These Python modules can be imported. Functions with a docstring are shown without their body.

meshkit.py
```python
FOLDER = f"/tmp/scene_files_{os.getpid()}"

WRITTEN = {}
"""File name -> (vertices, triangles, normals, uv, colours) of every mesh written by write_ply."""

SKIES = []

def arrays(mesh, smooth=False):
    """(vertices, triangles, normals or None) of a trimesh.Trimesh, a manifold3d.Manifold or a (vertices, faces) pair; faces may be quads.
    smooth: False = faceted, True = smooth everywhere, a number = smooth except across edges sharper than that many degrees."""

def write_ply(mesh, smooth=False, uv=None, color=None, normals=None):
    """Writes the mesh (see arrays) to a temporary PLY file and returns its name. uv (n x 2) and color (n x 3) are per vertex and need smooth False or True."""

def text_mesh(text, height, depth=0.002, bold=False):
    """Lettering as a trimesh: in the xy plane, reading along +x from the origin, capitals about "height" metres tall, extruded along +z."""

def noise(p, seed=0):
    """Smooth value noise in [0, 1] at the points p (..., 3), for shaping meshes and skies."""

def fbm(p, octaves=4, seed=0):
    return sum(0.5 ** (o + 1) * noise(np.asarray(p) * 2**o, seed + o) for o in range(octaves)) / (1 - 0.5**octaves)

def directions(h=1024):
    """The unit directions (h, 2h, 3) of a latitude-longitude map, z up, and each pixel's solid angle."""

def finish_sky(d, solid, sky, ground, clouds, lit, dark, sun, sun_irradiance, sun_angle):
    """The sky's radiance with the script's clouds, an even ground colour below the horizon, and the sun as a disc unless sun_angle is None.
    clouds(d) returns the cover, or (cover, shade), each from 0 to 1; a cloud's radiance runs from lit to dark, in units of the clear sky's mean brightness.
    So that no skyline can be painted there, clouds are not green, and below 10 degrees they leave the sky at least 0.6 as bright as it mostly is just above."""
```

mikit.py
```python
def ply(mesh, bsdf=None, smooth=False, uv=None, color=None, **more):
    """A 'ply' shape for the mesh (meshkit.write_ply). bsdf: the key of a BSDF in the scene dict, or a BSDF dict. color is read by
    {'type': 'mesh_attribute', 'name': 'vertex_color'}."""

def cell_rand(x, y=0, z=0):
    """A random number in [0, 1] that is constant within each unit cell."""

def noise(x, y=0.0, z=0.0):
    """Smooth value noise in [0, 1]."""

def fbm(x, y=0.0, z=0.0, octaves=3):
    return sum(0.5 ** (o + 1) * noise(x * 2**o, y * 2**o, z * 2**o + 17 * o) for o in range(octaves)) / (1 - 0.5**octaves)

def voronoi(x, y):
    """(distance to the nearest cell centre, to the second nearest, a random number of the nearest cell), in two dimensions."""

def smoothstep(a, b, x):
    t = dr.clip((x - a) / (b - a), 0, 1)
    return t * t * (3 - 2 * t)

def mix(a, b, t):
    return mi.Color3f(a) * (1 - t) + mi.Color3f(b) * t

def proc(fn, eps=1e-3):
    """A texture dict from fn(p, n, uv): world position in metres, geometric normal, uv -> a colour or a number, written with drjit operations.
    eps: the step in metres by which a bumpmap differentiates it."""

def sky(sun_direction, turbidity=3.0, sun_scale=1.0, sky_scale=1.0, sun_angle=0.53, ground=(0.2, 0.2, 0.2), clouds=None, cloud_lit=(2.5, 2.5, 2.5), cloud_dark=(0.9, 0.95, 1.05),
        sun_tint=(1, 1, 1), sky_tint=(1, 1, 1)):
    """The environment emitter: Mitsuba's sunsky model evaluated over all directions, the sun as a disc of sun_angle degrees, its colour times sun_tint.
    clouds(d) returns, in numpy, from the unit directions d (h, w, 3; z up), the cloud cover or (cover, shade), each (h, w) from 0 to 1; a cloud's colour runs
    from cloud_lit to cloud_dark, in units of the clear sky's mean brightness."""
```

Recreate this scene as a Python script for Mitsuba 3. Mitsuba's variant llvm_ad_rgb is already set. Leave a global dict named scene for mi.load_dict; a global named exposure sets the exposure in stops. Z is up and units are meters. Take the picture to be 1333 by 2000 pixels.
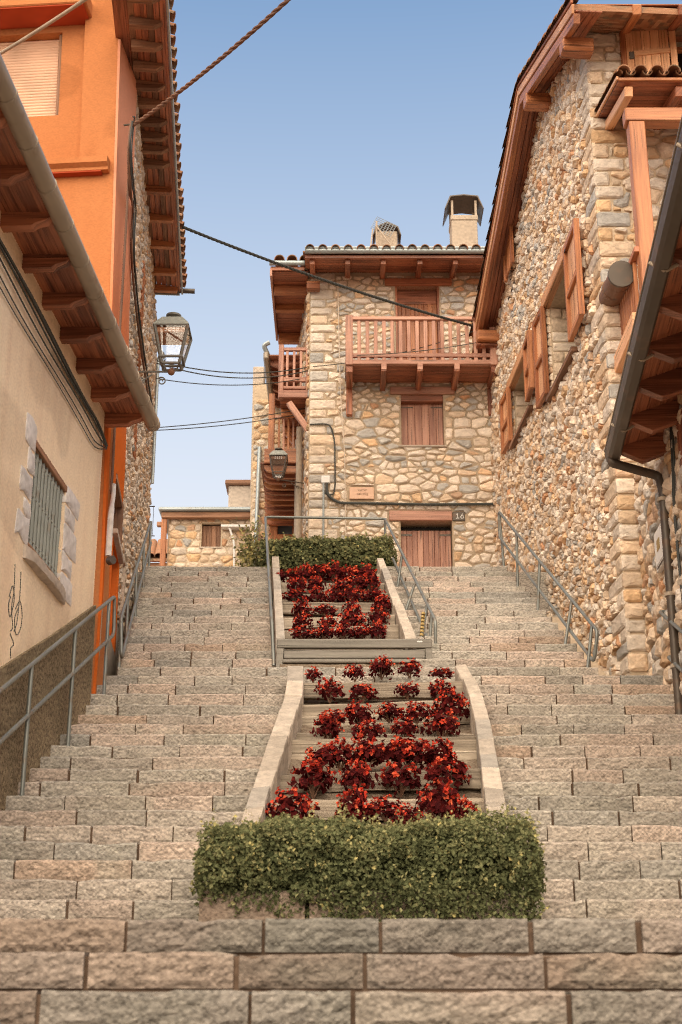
import math
import numpy as np, trimesh, drjit as dr, mitsuba as mi, mikit, meshkit
from mikit import proc, noise, fbm, cell_rand, smoothstep, mix
from shapely.geometry import Polygon, MultiPolygon, box as sbox
from shapely.ops import unary_union
from scipy.spatial import Voronoi

T = mi.ScalarTransform4f
scene, labels = {'type': 'scene'}, {}
# ------------------------------------------------------------------ camera, sky, exposure (eye at the origin, y ahead, z up, metres)
PITCH = math.atan(1000 / 2778)
scene['camera'] = {'type': 'thinlens', 'fov': math.degrees(2 * math.atan(666.5 / 2778)), 'fov_axis': 'x', 'near_clip': 0.1, 'far_clip': 600.0,
                   'aperture_radius': 0.008, 'focus_distance': 17.5,
                   'to_world': T().look_at(origin=[0, 0, 0], target=[0, math.cos(PITCH), math.sin(PITCH)], up=[0, 0, 1])}
def haze_veil(d):
    e = np.degrees(np.arcsin(np.clip(d[..., 2], -1, 1)))
    return 0.9 * np.clip((43 - e) / 27, 0, 1) ** 1.25
scene['sky'] = mikit.sky((-0.13, -0.68, 0.70), turbidity=3.0, sun_scale=0.58, sky_scale=0.69, sun_angle=95, sun_tint=(1.0, 0.95, 0.86), sky_tint=(1.06, 1.035, 0.915), ground=(0.25, 0.2, 0.16),
                         clouds=haze_veil, cloud_lit=(1.53, 1.53, 1.58))
exposure = 3.3

rng = np.random.default_rng(11)

# ------------------------------------------------------------------ materials
def ramp(t, stops):
    c = mi.Color3f(stops[0][1])
    for (a, ca), (b, cb) in zip(stops, stops[1:]):
        c = mix(c, cb, smoothstep(a, b, t))
    return c

def f_stone(p, n, uv):
    c = ramp(uv.x, [(0, (.42, .405, .385)), (.2, (.66, .58, .50)), (.45, (.66, .525, .40)), (.7, (.63, .43, .26)), (.85, (.48, .335, .24)), (1, (.56, .32, .19))])
    a = fbm(p.x * 14, p.y * 14, p.z * 14, 3)
    b = noise(p.x * 70, p.y * 70, p.z * 70)
    return c * (0.55 + 0.55 * uv.y) * (0.60 + 0.60 * a + 0.24 * b)

def f_granite(p, n, uv):
    c = ramp(uv.x, [(0, (.33, .315, .29)), (.25, (.405, .375, .335)), (.5, (.435, .385, .34)), (.75, (.46, .385, .335)), (1, (.43, .335, .27))])
    a = fbm(p.x * 5, p.y * 5, p.z * 9, 3)
    m = fbm(p.x * 26 + 3, p.y * 26, p.z * 34, 3)
    t = noise(p.x * 62 + 9, p.y * 62, p.z * 62)
    w = noise(p.x * 130, p.y * 130, p.z * 130 + 4)
    lichen = smoothstep(.52, .72, fbm(p.x * 2.3 + 7, p.y * 2.3, p.z * 2.3, 3))
    c = mix(c, (.38, .36, .31), lichen * .5)
    return c * (0.66 + 0.32 * uv.y) * (-0.14 + 0.40 * a + 0.55 * m + 0.90 * t + 0.50 * w)

def rough(freq, octaves=3, zf=1.0):
    return lambda p, n, uv: fbm(p.x * freq, p.y * freq, p.z * freq * zf, octaves)

def f_mortar(c, freq=26.0):
    c = mi.ScalarColor3f(c)
    def f(p, n, uv):
        return mi.Color3f(c) * (0.6 + 0.5 * fbm(p.x * freq, p.y * freq, p.z * freq, 3) + 0.3 * fbm(p.x * 1.7, p.y * 1.7, p.z * 1.7, 2))
    return f

def f_wood(dark, light, contrast=1.0):
    def f(p, n, uv):
        k = dr.floor(uv.y / 8)
        g = fbm(uv.x * 1.6 + k * 13.7, uv.y * 34, k * 3.1, 3)
        s = noise(uv.x * 3.2 + k, uv.y * 150, k)
        r = cell_rand(k, 3, 1)
        w = noise(p.x * 2.2, p.y * 2.2, p.z * 2.2)
        t = dr.clip(.5 + contrast * ((g - .5) * 1.1 + (s - .5) * .45 + (r - .5) * .55 + (w - .5) * .5), 0, 1)
        crack = smoothstep(.80, .90, noise(uv.x * 1.1 + k * 5, uv.y * 70, k + 9)) * .5
        return mix(dark, light, t) * (1 - crack)
    return f

def f_plaster(base, stain, freq=1.0):
    def f(p, n, uv):
        a = fbm(p.x * 1.1, p.y * 1.1, p.z * .8, 4)
        streak = fbm(p.x * 5 + p.y * 5, p.y * 3, p.z * .35, 3)
        fine = noise(p.x * 55, p.y * 55, p.z * 55)
        patch = smoothstep(.56, .60, fbm(p.x * .7 + 11, p.y * .45, p.z * .6, 3)) * .12
        return mix(base, stain, dr.clip((a - .38) * 1.9 + (streak - .5) * 1.5 + patch * 2, 0, 1)) * (.9 + .2 * fine - patch)
    return f

def f_pebble(p, n, uv):
    a = noise(p.x * 42, p.y * 42, p.z * 42)
    b = noise(p.x * 95 + 5, p.y * 95, p.z * 95)
    l = fbm(p.x * 1.3, p.y * 1.3, p.z * 1.3, 2)
    return mix((.10, .075, .05), (.40, .32, .22), dr.clip(a * .8 + b * .6 - .25, 0, 1)) * (.6 + .6 * l)

def f_orange_side(p, n, uv):
    a = fbm(p.x * .9 + 3, p.y * .9, p.z * .7, 4)
    up = smoothstep(6.4, 10.5, p.z + (a - .5) * 2)
    return mix((.62, .145, .03), (.66, .30, .19), up) * (.93 + .14 * noise(p.x * 50, p.y * 50, p.z * 50))

def f_tile(p, n, uv):
    r = cell_rand(uv.x * 97, uv.y * 31, 2)
    a = fbm(p.x * 9, p.y * 9, p.z * 9, 3)
    c = ramp(r, [(0, (.20, .11, .07)), (.5, (.34, .17, .10)), (1, (.42, .26, .17))])
    return mix(c, (.17, .15, .11), smoothstep(.5, .75, a) * .7)

def f_leaf(p, n, uv):
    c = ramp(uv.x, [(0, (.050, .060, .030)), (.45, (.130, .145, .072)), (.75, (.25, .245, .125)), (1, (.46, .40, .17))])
    return c * (.6 + .8 * uv.y)

def f_petal(p, n, uv):
    c = ramp(uv.x, [(0, (.050, .010, .012)), (.4, (.105, .016, .017)), (.6, (.19, .020, .018)), (.8, (.58, .055, .034)), (1, (.82, .18, .09))])
    return c * (.6 + .7 * uv.y)

def f_metal(c, rust=(.20, .10, .05), amt=.5):
    def f(p, n, uv):
        a = fbm(p.x * 7, p.y * 7, p.z * 7, 3)
        return mix(c, rust, smoothstep(.58, .78, a) * amt) * (.85 + .3 * noise(p.x * 3, p.y * 3, p.z * 3))
    return f

def f_soil(p, n, uv):
    a = noise(p.x * 60, p.y * 60, p.z * 60)
    b = fbm(p.x * 5, p.y * 5, p.z * 5, 3)
    return mix((.10, .07, .05), (.34, .28, .22), dr.clip(a * .8 + b * .6 - .3, 0, 1))

def diffuse(key, fn, bump=None, amount=.004):
    d = {'type': 'diffuse', 'reflectance': proc(fn)}
    if bump is not None:
        d = {'type': 'bumpmap', 'bump': proc(bump, 4e-3), 'scale': amount, 'inner': d}
    scene[key] = {'type': 'twosided', 'inner': d}

def shiny(key, fn, roughness=.45, specular=.5, metallic=0.0, bump=None, amount=.001, coat=0.0):
    d = {'type': 'principled', 'base_color': proc(fn) if callable(fn) else {'type': 'rgb', 'value': list(fn)}, 'roughness': roughness, 'specular': specular, 'metallic': metallic, 'clearcoat': coat, 'clearcoat_gloss': .8}
    if bump is not None:
        d = {'type': 'bumpmap', 'bump': proc(bump, 3e-3), 'scale': amount, 'inner': d}
    scene[key] = {'type': 'twosided', 'inner': d}

fine = rough(30, 3)
diffuse('stone', f_stone, rough(24, 4), .022)
diffuse('granite', f_granite, rough(44, 3), .018)
diffuse('mortar', f_mortar((.52, .42, .31)), rough(34, 3), .008)
diffuse('mortar_tan', f_mortar((.42, .335, .245)), rough(34, 3), .008)
diffuse('mortar_brown', f_mortar((.12, .082, .06)), rough(34, 3), .008)
diffuse('pale_mortar', f_mortar((.60, .51, .42), 40), rough(45, 3), .012)
diffuse('pale_stone', f_mortar((.47, .40, .34), 20), rough(30, 3), .008)
diffuse('white_paint', f_mortar((.66, .62, .60), 16), rough(24, 3), .008)
diffuse('concrete', f_mortar((.42, .35, .28), 22))
diffuse('plaster_yellow', f_plaster((.90, .73, .54), (.79, .60, .43)), rough(60, 2), .002)
diffuse('plaster_orange', f_plaster((.47, .187, .078), (.42, .158, .063)), rough(50, 2), .002)
diffuse('plaster_orange_side', f_orange_side, rough(50, 2), .002)
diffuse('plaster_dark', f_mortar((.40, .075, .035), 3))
diffuse('pebbledash', f_pebble, rough(45, 2), .02)
diffuse('soil', f_soil, rough(50, 2), .01)
diffuse('tile', f_tile, rough(30, 2), .003)
diffuse('brick', f_mortar((.46, .21, .12), 20))
shiny('wood_pale', f_wood((.46, .22, .105), (.72, .40, .22), 1.2), .45, .45)  # paler orange wood: light on lintels, shutter boards, verge and rafter put into colour
wood_bump = lambda p, n, uv: fbm(uv.x * 2, uv.y * 60, 1.0, 3)
shiny('wood_red', f_wood((.155, .052, .029), (.42, .155, .080), 1.35), .45, .45)
shiny('wood_orange', f_wood((.24, .080, .032), (.47, .19, .080), 1.35), .42, .45)
shiny('wood_pink', f_wood((.29, .13, .09), (.52, .28, .20), 1.3), .5, .45)
shiny('wood_brown', f_wood((.15, .075, .045), (.36, .19, .115), 1.4), .6, .3)
shiny('wood_grey', f_wood((.20, .165, .13), (.44, .375, .30), 1.3), .75, .25, bump=wood_bump, amount=.006)
shiny('bench_wood', f_wood((.155, .145, .13), (.30, .28, .25), .9), .7, .3)
shiny('rail_metal', f_metal((.185, .20, .195), (.20, .13, .08), .45), .42, .5, .35)
shiny('dark_metal', f_metal((.085, .068, .055), (.16, .09, .055), .5), .45, .5, .3)
shiny('grey_paint', f_metal((.24, .255, .235), (.22, .15, .10), .4), .5, .4)
shiny('lamp_paint', f_metal((.13, .13, .12), (.16, .10, .06), .5), .5, .4)
shiny('gutter_metal', f_metal((.30, .25, .195), (.20, .13, .085), .5), .38, .5, .35)
shiny('zinc', f_metal((.36, .41, .43), (.30, .28, .25), .4), .4, .5, .4)
shiny('cable', (.045, .048, .045), .6, .4)
shiny('cable_brown', f_metal((.17, .095, .065), (.10, .06, .045), .7), .7, .3)
shiny('plastic_white', (.62, .61, .60), .4, .5)
shiny('blind', f_mortar((.62, .40, .28), 3), .5, .4)
shiny('dark_room', (.02, .016, .014), .5, .3)
shiny('pane', (.16, .19, .22), .08, .6)
shiny('brass', (.42, .30, .12), .4, .5, .6)
shiny('terracotta_pipe', f_metal((.17, .085, .05), (.11, .09, .075), .6), .5, .4)
scene['lamp_glass'] = {'type': 'thindielectric'}
for key, fn, tr in (('leaf', f_leaf, .5), ('petal', f_petal, .5)):
    scene[key] = {'type': 'principledthin', 'base_color': proc(fn), 'roughness': .45, 'diff_trans': tr, 'spec_trans': 0.0, 'eta': 1.35}

# ------------------------------------------------------------------ bookkeeping
used = {}
def numbered(k):
    n = used.get(k, 0)
    used[k] = n + 1
    return k if n == 0 else f'{k}_{n:03d}'

def thing(name, label, cat, group=None):
    k = numbered(name)
    labels[k] = {'label': label, 'category': cat}
    if group:
        labels[k]['group'] = group
    return k

def setting(name, label):
    k = numbered(name)
    labels[k] = {'label': label, 'kind': 'structure'}
    return k

def add(name, mesh, bsdf, parent=None, smooth=False, label=None, kind=None):
    k = numbered(parent + '__' + name if parent else name)
    uv = None
    if isinstance(mesh, tuple) and len(mesh) == 3:
        mesh, uv = mesh[:2], mesh[2]
        smooth = smooth is True
    scene[k] = mikit.ply(mesh, bsdf, smooth=smooth, uv=uv)
    if label or kind:
        labels.setdefault(k, {})
        if label:
            labels[k]['label'] = label
        if kind:
            labels[k]['kind'] = kind
    return k

def solo(k, label, cat, group=None):
    labels[k] = {**labels.get(k, {}), 'label': label, 'category': cat}
    if group:
        labels[k]['group'] = group
    return k

def join(ms):
    ms = [m for m in ms if m is not None]
    v, f, uv, at = [], [], [], 0
    for m in ms:
        if not isinstance(m, tuple):
            m = (np.asarray(m.vertices), np.asarray(m.faces))
        v.append(m[0]); f.append(np.asarray(m[1]) + at); at += len(m[0])
        uv.append(m[2] if len(m) > 2 else np.zeros((len(m[0]), 2)))
    if all(len(m) < 3 if isinstance(m, tuple) else True for m in ms):
        return np.vstack(v), np.vstack(f)
    return np.vstack(v), np.vstack(f), np.vstack(uv)

# ------------------------------------------------------------------ shapes
_tid = [0]
def tid():
    _tid[0] += 1
    return _tid[0]

def cb(lo, hi, c=.006, M=None, axis=0, ident=None):
    """Chamfered box, flat faces, uv = (metres along the grain, across + 8 * id)."""
    lo, hi = np.array(lo, float), np.array(hi, float)
    c = min(c, *(0.3 * (hi - lo)))
    V, F, N = [], [], []
    def poly(ps, out):
        ps = np.array(ps)
        nrm = np.cross(ps[1] - ps[0], ps[2] - ps[0])
        if nrm @ np.array(out) < 0:
            ps = ps[::-1]
        b = len(V)
        V.extend(ps)
        F.extend([[b, b + i, b + i + 1] for i in range(1, len(ps) - 1)])
    ext = lambda a, s: (hi if s > 0 else lo)[a]
    for a in range(3):
        b_, c_ = [i for i in range(3) if i != a]
        for s in (-1, 1):
            ps = []
            for sb, sc in ((-1, -1), (1, -1), (1, 1), (-1, 1)):
                p = np.zeros(3); p[a] = ext(a, s); p[b_] = ext(b_, sb) - sb * c; p[c_] = ext(c_, sc) - sc * c
                ps.append(p)
            o = np.zeros(3); o[a] = s
            poly(ps, o)
    for a in range(3):
        b_, c_ = [i for i in range(3) if i != a]
        for sb in (-1, 1):
            for sc in (-1, 1):
                ps = []
                for sa, first in ((-1, 1), (1, 1), (1, 0), (-1, 0)):
                    p = np.zeros(3); p[a] = ext(a, sa) - sa * c
                    p[b_] = ext(b_, sb) - (0 if first else sb * c); p[c_] = ext(c_, sc) - (sc * c if first else 0)
                    ps.append(p)
                o = np.zeros(3); o[b_], o[c_] = sb, sc
                poly(ps, o)
    for s in np.ndindex(2, 2, 2):
        sg = np.array(s) * 2 - 1
        ps = []
        for a in range(3):
            p = np.array([ext(i, sg[i]) - (0 if i == a else sg[i] * c) for i in range(3)])
            ps.append(p)
        poly(ps, sg)
    V = np.array(V); F = np.array(F)
    k = tid() if ident is None else ident
    o = [i for i in range(3) if i != axis]
    uv = np.stack([V[:, axis] + (k % 13) * .7, (V[:, o[0]] - lo[o[0]]) + (V[:, o[1]] - lo[o[1]]) + .3 + 8 * (k % 400)], 1)
    W = V if M is None else M(V)
    if M is not None:
        x = M(np.array([[0, 0, 0], [1, 0, 0], [0, 1, 0], [0, 0, 1.0]]))
        if np.linalg.det(x[1:] - x[0]) < 0:
            F = F[:, ::-1]
    return W, F, uv

class Frame:
    def __init__(self, o, u, v, n):
        self.o, self.u, self.v, self.n = (np.array(x, float) for x in (o, u, v, n))
    def __call__(self, P):
        P = np.atleast_2d(np.asarray(P, float))
        return self.o + P[:, :1] * self.u + P[:, 1:2] * self.v + P[:, 2:3] * self.n
    def pt(self, u, v, w=0.0):
        return self(np.array([[u, v, w]]))[0]

def fb(fr, u0, u1, v0, v1, w0, w1, axis=0, c=.006, ident=None):
    return cb((min(u0, u1), min(v0, v1), min(w0, w1)), (max(u0, u1), max(v0, v1), max(w0, w1)), c, fr, axis, ident)

def beam(p0, p1, w, h, up=(0, 0, 1), c=.006, ident=None):
    p0, p1, up = (np.array(x, float) for x in (p0, p1, up))
    x = p1 - p0; L = np.linalg.norm(x); x /= L
    y = np.cross(up, x); y /= np.linalg.norm(y)
    z = np.cross(x, y)
    return cb((0, -w / 2, -h / 2), (L, w / 2, h / 2), c, Frame(p0, x, y, z), 0, ident)

def prism(poly, w0, w1, fr, ident=None, axis=0):
    """Polygon in the frame's (first, second) axes, extruded along the third from w0 to w1; flat faces."""
    pg = Polygon(poly)
    if not pg.exterior.is_ccw:
        pg = Polygon(list(pg.exterior.coords)[::-1])
    e = np.array(pg.exterior.coords)[:-1]
    V, F = [], []
    tv, tf = trimesh.creation.triangulate_polygon(pg, engine='earcut')
    for w, flip in ((w1, 0), (w0, 1)):
        b = len(V)
        V.extend(np.c_[tv, np.full(len(tv), w)])
        F.extend((tf[:, ::-1] if flip else tf) + b)
    n = len(e)
    for i in range(n):
        a, b2 = e[i], e[(i + 1) % n]
        b = len(V)
        V.extend([[*a, w0], [*b2, w0], [*b2, w1], [*a, w1]])
        F.extend([[b, b + 1, b + 2], [b, b + 2, b + 3]])
    V, F = np.array(V), np.array(F)
    tm = trimesh.Trimesh(V, F, process=True)
    if tm.volume < 0:
        F = F[:, ::-1]
    k = tid() if ident is None else ident
    uv = np.stack([V[:, axis] + (k % 13) * .7, V[:, 1 - axis] + V[:, 2] + 2.0 + 8 * (k % 400)], 1)
    x = fr(np.array([[0, 0, 0], [1, 0, 0], [0, 1, 0], [0, 0, 1.0]]))
    if np.linalg.det(x[1:] - x[0]) < 0:
        F = F[:, ::-1]
    return fr(V), F, uv

def tube(pts, r, sides=10, caps=True):
    p = np.asarray(pts, float)
    r = np.broadcast_to(r, (len(p),))
    t = np.gradient(p, axis=0); t /= np.linalg.norm(t, axis=1, keepdims=True)
    a = np.cross(t[0], [0, 0, 1.0] if abs(t[0][2]) < .9 else [1.0, 0, 0]); a /= np.linalg.norm(a)
    V = []
    ang = np.arange(sides) * 2 * np.pi / sides
    for i in range(len(p)):
        a = a - t[i] * (a @ t[i]); a /= np.linalg.norm(a)
        b = np.cross(t[i], a)
        V.append(p[i] + r[i] * (np.cos(ang)[:, None] * a + np.sin(ang)[:, None] * b))
    V = np.vstack(V); F = []
    for i in range(len(p) - 1):
        for j in range(sides):
            q = [i * sides + j, i * sides + (j + 1) % sides, (i + 1) * sides + (j + 1) % sides, (i + 1) * sides + j]
            F += [[q[0], q[1], q[2]], [q[0], q[2], q[3]]]
    if caps:
        for base, ctr, flip in ((0, p[0], 1), ((len(p) - 1) * sides, p[-1], 0)):
            k = len(V); V = np.vstack([V, ctr[None]])
            for j in range(sides):
                f = [k, base + j, base + (j + 1) % sides]
                F.append(f[::-1] if flip else f)
    return V, np.array(F)

def curve(pts, n=8):
    """Catmull-Rom through the points."""
    p = np.asarray(pts, float)
    q = np.vstack([2 * p[0] - p[1], p, 2 * p[-1] - p[-2]])
    out = []
    for i in range(1, len(q) - 2):
        for s in np.linspace(0, 1, n, endpoint=False):
            out.append(.5 * (2 * q[i] + (q[i + 1] - q[i - 1]) * s + (2 * q[i - 1] - 5 * q[i] + 4 * q[i + 1] - q[i + 2]) * s ** 2 + (3 * q[i] - q[i - 1] - 3 * q[i + 1] + q[i + 2]) * s ** 3))
    return np.array(out + [p[-1]])

def bent(pts, rad=.08, n=5):
    """Polyline with rounded corners."""
    p = [np.array(x, float) for x in pts]
    out = [p[0]]
    for a, b, c in zip(p, p[1:], p[2:]):
        d0, d1 = (a - b), (c - b)
        r = min(rad, .45 * np.linalg.norm(d0), .45 * np.linalg.norm(d1))
        s, e = b + d0 / np.linalg.norm(d0) * r, b + d1 / np.linalg.norm(d1) * r
        for t in np.linspace(0, 1, n):
            out.append((1 - t) ** 2 * s + 2 * t * (1 - t) * b + t * t * e)
    return np.array(out + [p[-1]])

def sag(p0, p1, drop, n=16):
    t = np.linspace(0, 1, n)[:, None]
    q = np.array(p0) * (1 - t) + np.array(p1) * t
    q[:, 2] -= drop * 4 * (t * (1 - t))[:, 0]
    return q

def roof_tile(p0, p1, r, up=(0, 0, 1), th=.014, segs=7, flip=1, arc=math.pi):
    """Barrel tile: half shell from p0 (low end) to p1, hump along up."""
    p0, p1, up = (np.array(x, float) for x in (p0, p1, up))
    x = (p1 - p0) / np.linalg.norm(p1 - p0)
    y = np.cross(up, x); y /= np.linalg.norm(y); z = np.cross(x, y)
    a = np.linspace(-arc / 2, arc / 2, segs + 1)
    V = []
    for q, rr in ((p0, r * 1.06), (p0, r * 1.06 - th), (p1, r * .92), (p1, r * .92 - th)):
        V.append(q + rr * (np.sin(a)[:, None] * y + flip * np.cos(a)[:, None] * z))
    V = np.vstack(V); n = segs + 1; F = []
    for i in range(segs):
        for A, B in ((0, 2), (3, 1), (1, 0), (2, 3)):
            q = [A * n + i, A * n + i + 1, B * n + i + 1, B * n + i]
            F += [[q[0], q[1], q[2]], [q[0], q[2], q[3]]]
    k = rng.random(2)
    return V, np.array(F), np.tile(k, (len(V), 1))

# ------------------------------------------------------------------ rubble walls
def outline(pg, n):
    """The polygon's own corners, long sides split, at most about n points, counter-clockwise."""
    q = pg.simplify(.004)
    step = pg.exterior.length / n * 1.5
    c = np.array(q.exterior.coords)
    out = []
    for a, b in zip(c, c[1:]):
        m = max(1, int(round(np.linalg.norm(b - a) / step)))
        for i in range(m):
            p = a + (b - a) * i / m
            out.append(p + (rng.normal(size=2) * .035 * step if i else 0))
    q = np.array(out)
    return q if Polygon(q).exterior.is_ccw else q[::-1]

def one_stone(fr, q, h, hue, val, tilt=.25, flat=.8):
    n = len(q); c = q.mean(0)
    tl = (rng.random(2) - .5) * tilt * h * 2
    span = np.abs(q - c).max(0) + 1e-6
    def lift(p, hh):
        return hh + ((p - c) / span) @ tl
    rings = [(q, np.full(n, -.03)), (c + (q - c) * .97, None), (c + (q - c) * (.62 + .16 * rng.random((n, 1))), None)]
    P = [np.c_[rings[0][0], rings[0][1]]]
    P.append(np.c_[rings[1][0], np.maximum(lift(rings[1][0], h * .38), .002)])
    P.append(np.c_[rings[2][0], lift(rings[2][0], h * flat) + (rng.random(n) - .5) * h * .3])
    V = np.vstack(P + [np.r_[c, h * (.85 + .3 * rng.random())][None]])
    F = []
    for a in (0, 1):
        for i in range(n):
            j = (i + 1) % n
            F += [[a * n + i, a * n + j, (a + 1) * n + j], [a * n + i, (a + 1) * n + j, (a + 1) * n + i]]
    for i in range(n):
        F.append([2 * n + i, 2 * n + (i + 1) % n, 3 * n])
    F = np.array(F)
    x = fr(np.array([[0, 0, 0], [1, 0, 0], [0, 1, 0], [0, 0, 1.0]]))
    if np.linalg.det(x[1:] - x[0]) < 0:
        F = F[:, ::-1]
    return fr(V), F, np.tile([hue, val], (len(V), 1))

def hue_mix(weights):
    w = np.array(weights, float); w /= w.sum()
    cs = np.linspace(0, 1, len(w))
    return lambda: float(np.clip(rng.choice(cs, p=w) + rng.normal() * .06, 0, 1))

def rubble(key, fr, region, w, h, hue, depth=.045, gap=.018, score=None, parts=300, sides=9, extra=(), vary=1.0, flat=.8, name='stone', val=(.35, 1.0), rnd=.2, soft=False):
    """Irregular stones filling the region of the wall's plane; the largest in view as parts, the rest as one part."""
    u0, v0, u1, v1 = region.bounds
    pts, v = [], v0 - h
    row = 0
    while v < v1 + h:
        rh = h * (1 + vary * (rng.random() - .45) * 1.1)
        u = u0 - 2 * w + rng.random() * w
        while u < u1 + 2 * w:
            big = 1.0 + vary * (rng.random() ** 2 * 1.3 - .4)
            u += w * big * .5
            pts.append([u, v + rh / 2 + (rng.random() - .5) * h * .55 * vary])
            u += w * big * .5
        v += rh
    pts = np.array(pts)
    asp = (w / h) * .8
    vor = Voronoi(pts / [asp, 1])
    cells = []
    for i, r in enumerate(vor.point_region):
        reg = vor.regions[r]
        if -1 in reg or len(reg) < 3:
            continue
        pg = Polygon(vor.vertices[reg] * [asp, 1])
        if not pg.is_valid or not pg.intersects(region):
            continue
        pg = pg.intersection(region)
        if isinstance(pg, MultiPolygon):
            pg = max(pg.geoms, key=lambda g: g.area)
        if pg.geom_type != 'Polygon':
            continue
        pg = pg.buffer(-gap / 2 * (.5 + rng.random()))
        if isinstance(pg, MultiPolygon):
            pg = max(pg.geoms, key=lambda g: g.area)
        rr = rnd * h * (.4 + rng.random())
        q = pg.buffer(-rr).buffer(rr, quad_segs=1)
        if isinstance(q, MultiPolygon):
            q = max(q.geoms, key=lambda g: g.area)
        if q.is_empty or q.area < .12 * w * h:
            q = pg
        if q.is_empty or q.area < .06 * w * h:
            continue
        cells.append(q)
    ms = []
    for q in cells:
        o = outline(q, sides)
        sz = math.sqrt(q.area)
        ms.append((q.area * (score(*o.mean(0)) if score else 1), one_stone(fr, o, depth * (.5 + .8 * rng.random()) * min(1.4, .6 + sz / (2 * h)), hue(), val[0] + (val[1] - val[0]) * rng.random(), flat=flat)))
    ms += list(extra)
    ms.sort(key=lambda m: -m[0])
    for s, m in ms[:parts]:
        add(name, m, 'stone', key, smooth=soft)
    if len(ms) > parts:
        add('small_stones', join([m for _, m in ms[parts:]]), 'stone', key, smooth=soft, kind='stuff')

def quoins(fr, u_edge, sgn, v0, v1, h=(.17, .26), long=(.42, .62), short=(.24, .36), hue=None, depth=.03):
    """Corner stones from u_edge in direction sgn; returns their outlines and meshes."""
    v, out, polys, k = v0, [], [], 0
    while v < v1:
        hh = h[0] + (h[1] - h[0]) * rng.random()
        L = (long if k % 2 else short); L = L[0] + (L[1] - L[0]) * rng.random()
        pg = sbox(min(u_edge, u_edge + sgn * L), v, max(u_edge, u_edge + sgn * L), v + hh)
        q = pg.buffer(-.012).buffer(-.02).buffer(.02, quad_segs=1)
        out.append((2 * pg.area, one_stone(fr, outline(q, 14), depth * (.7 + .6 * rng.random()), hue(), .45 + .5 * rng.random(), tilt=.15, flat=.95)))
        polys.append(pg)
        v += hh; k += 1
    return polys, out

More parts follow.
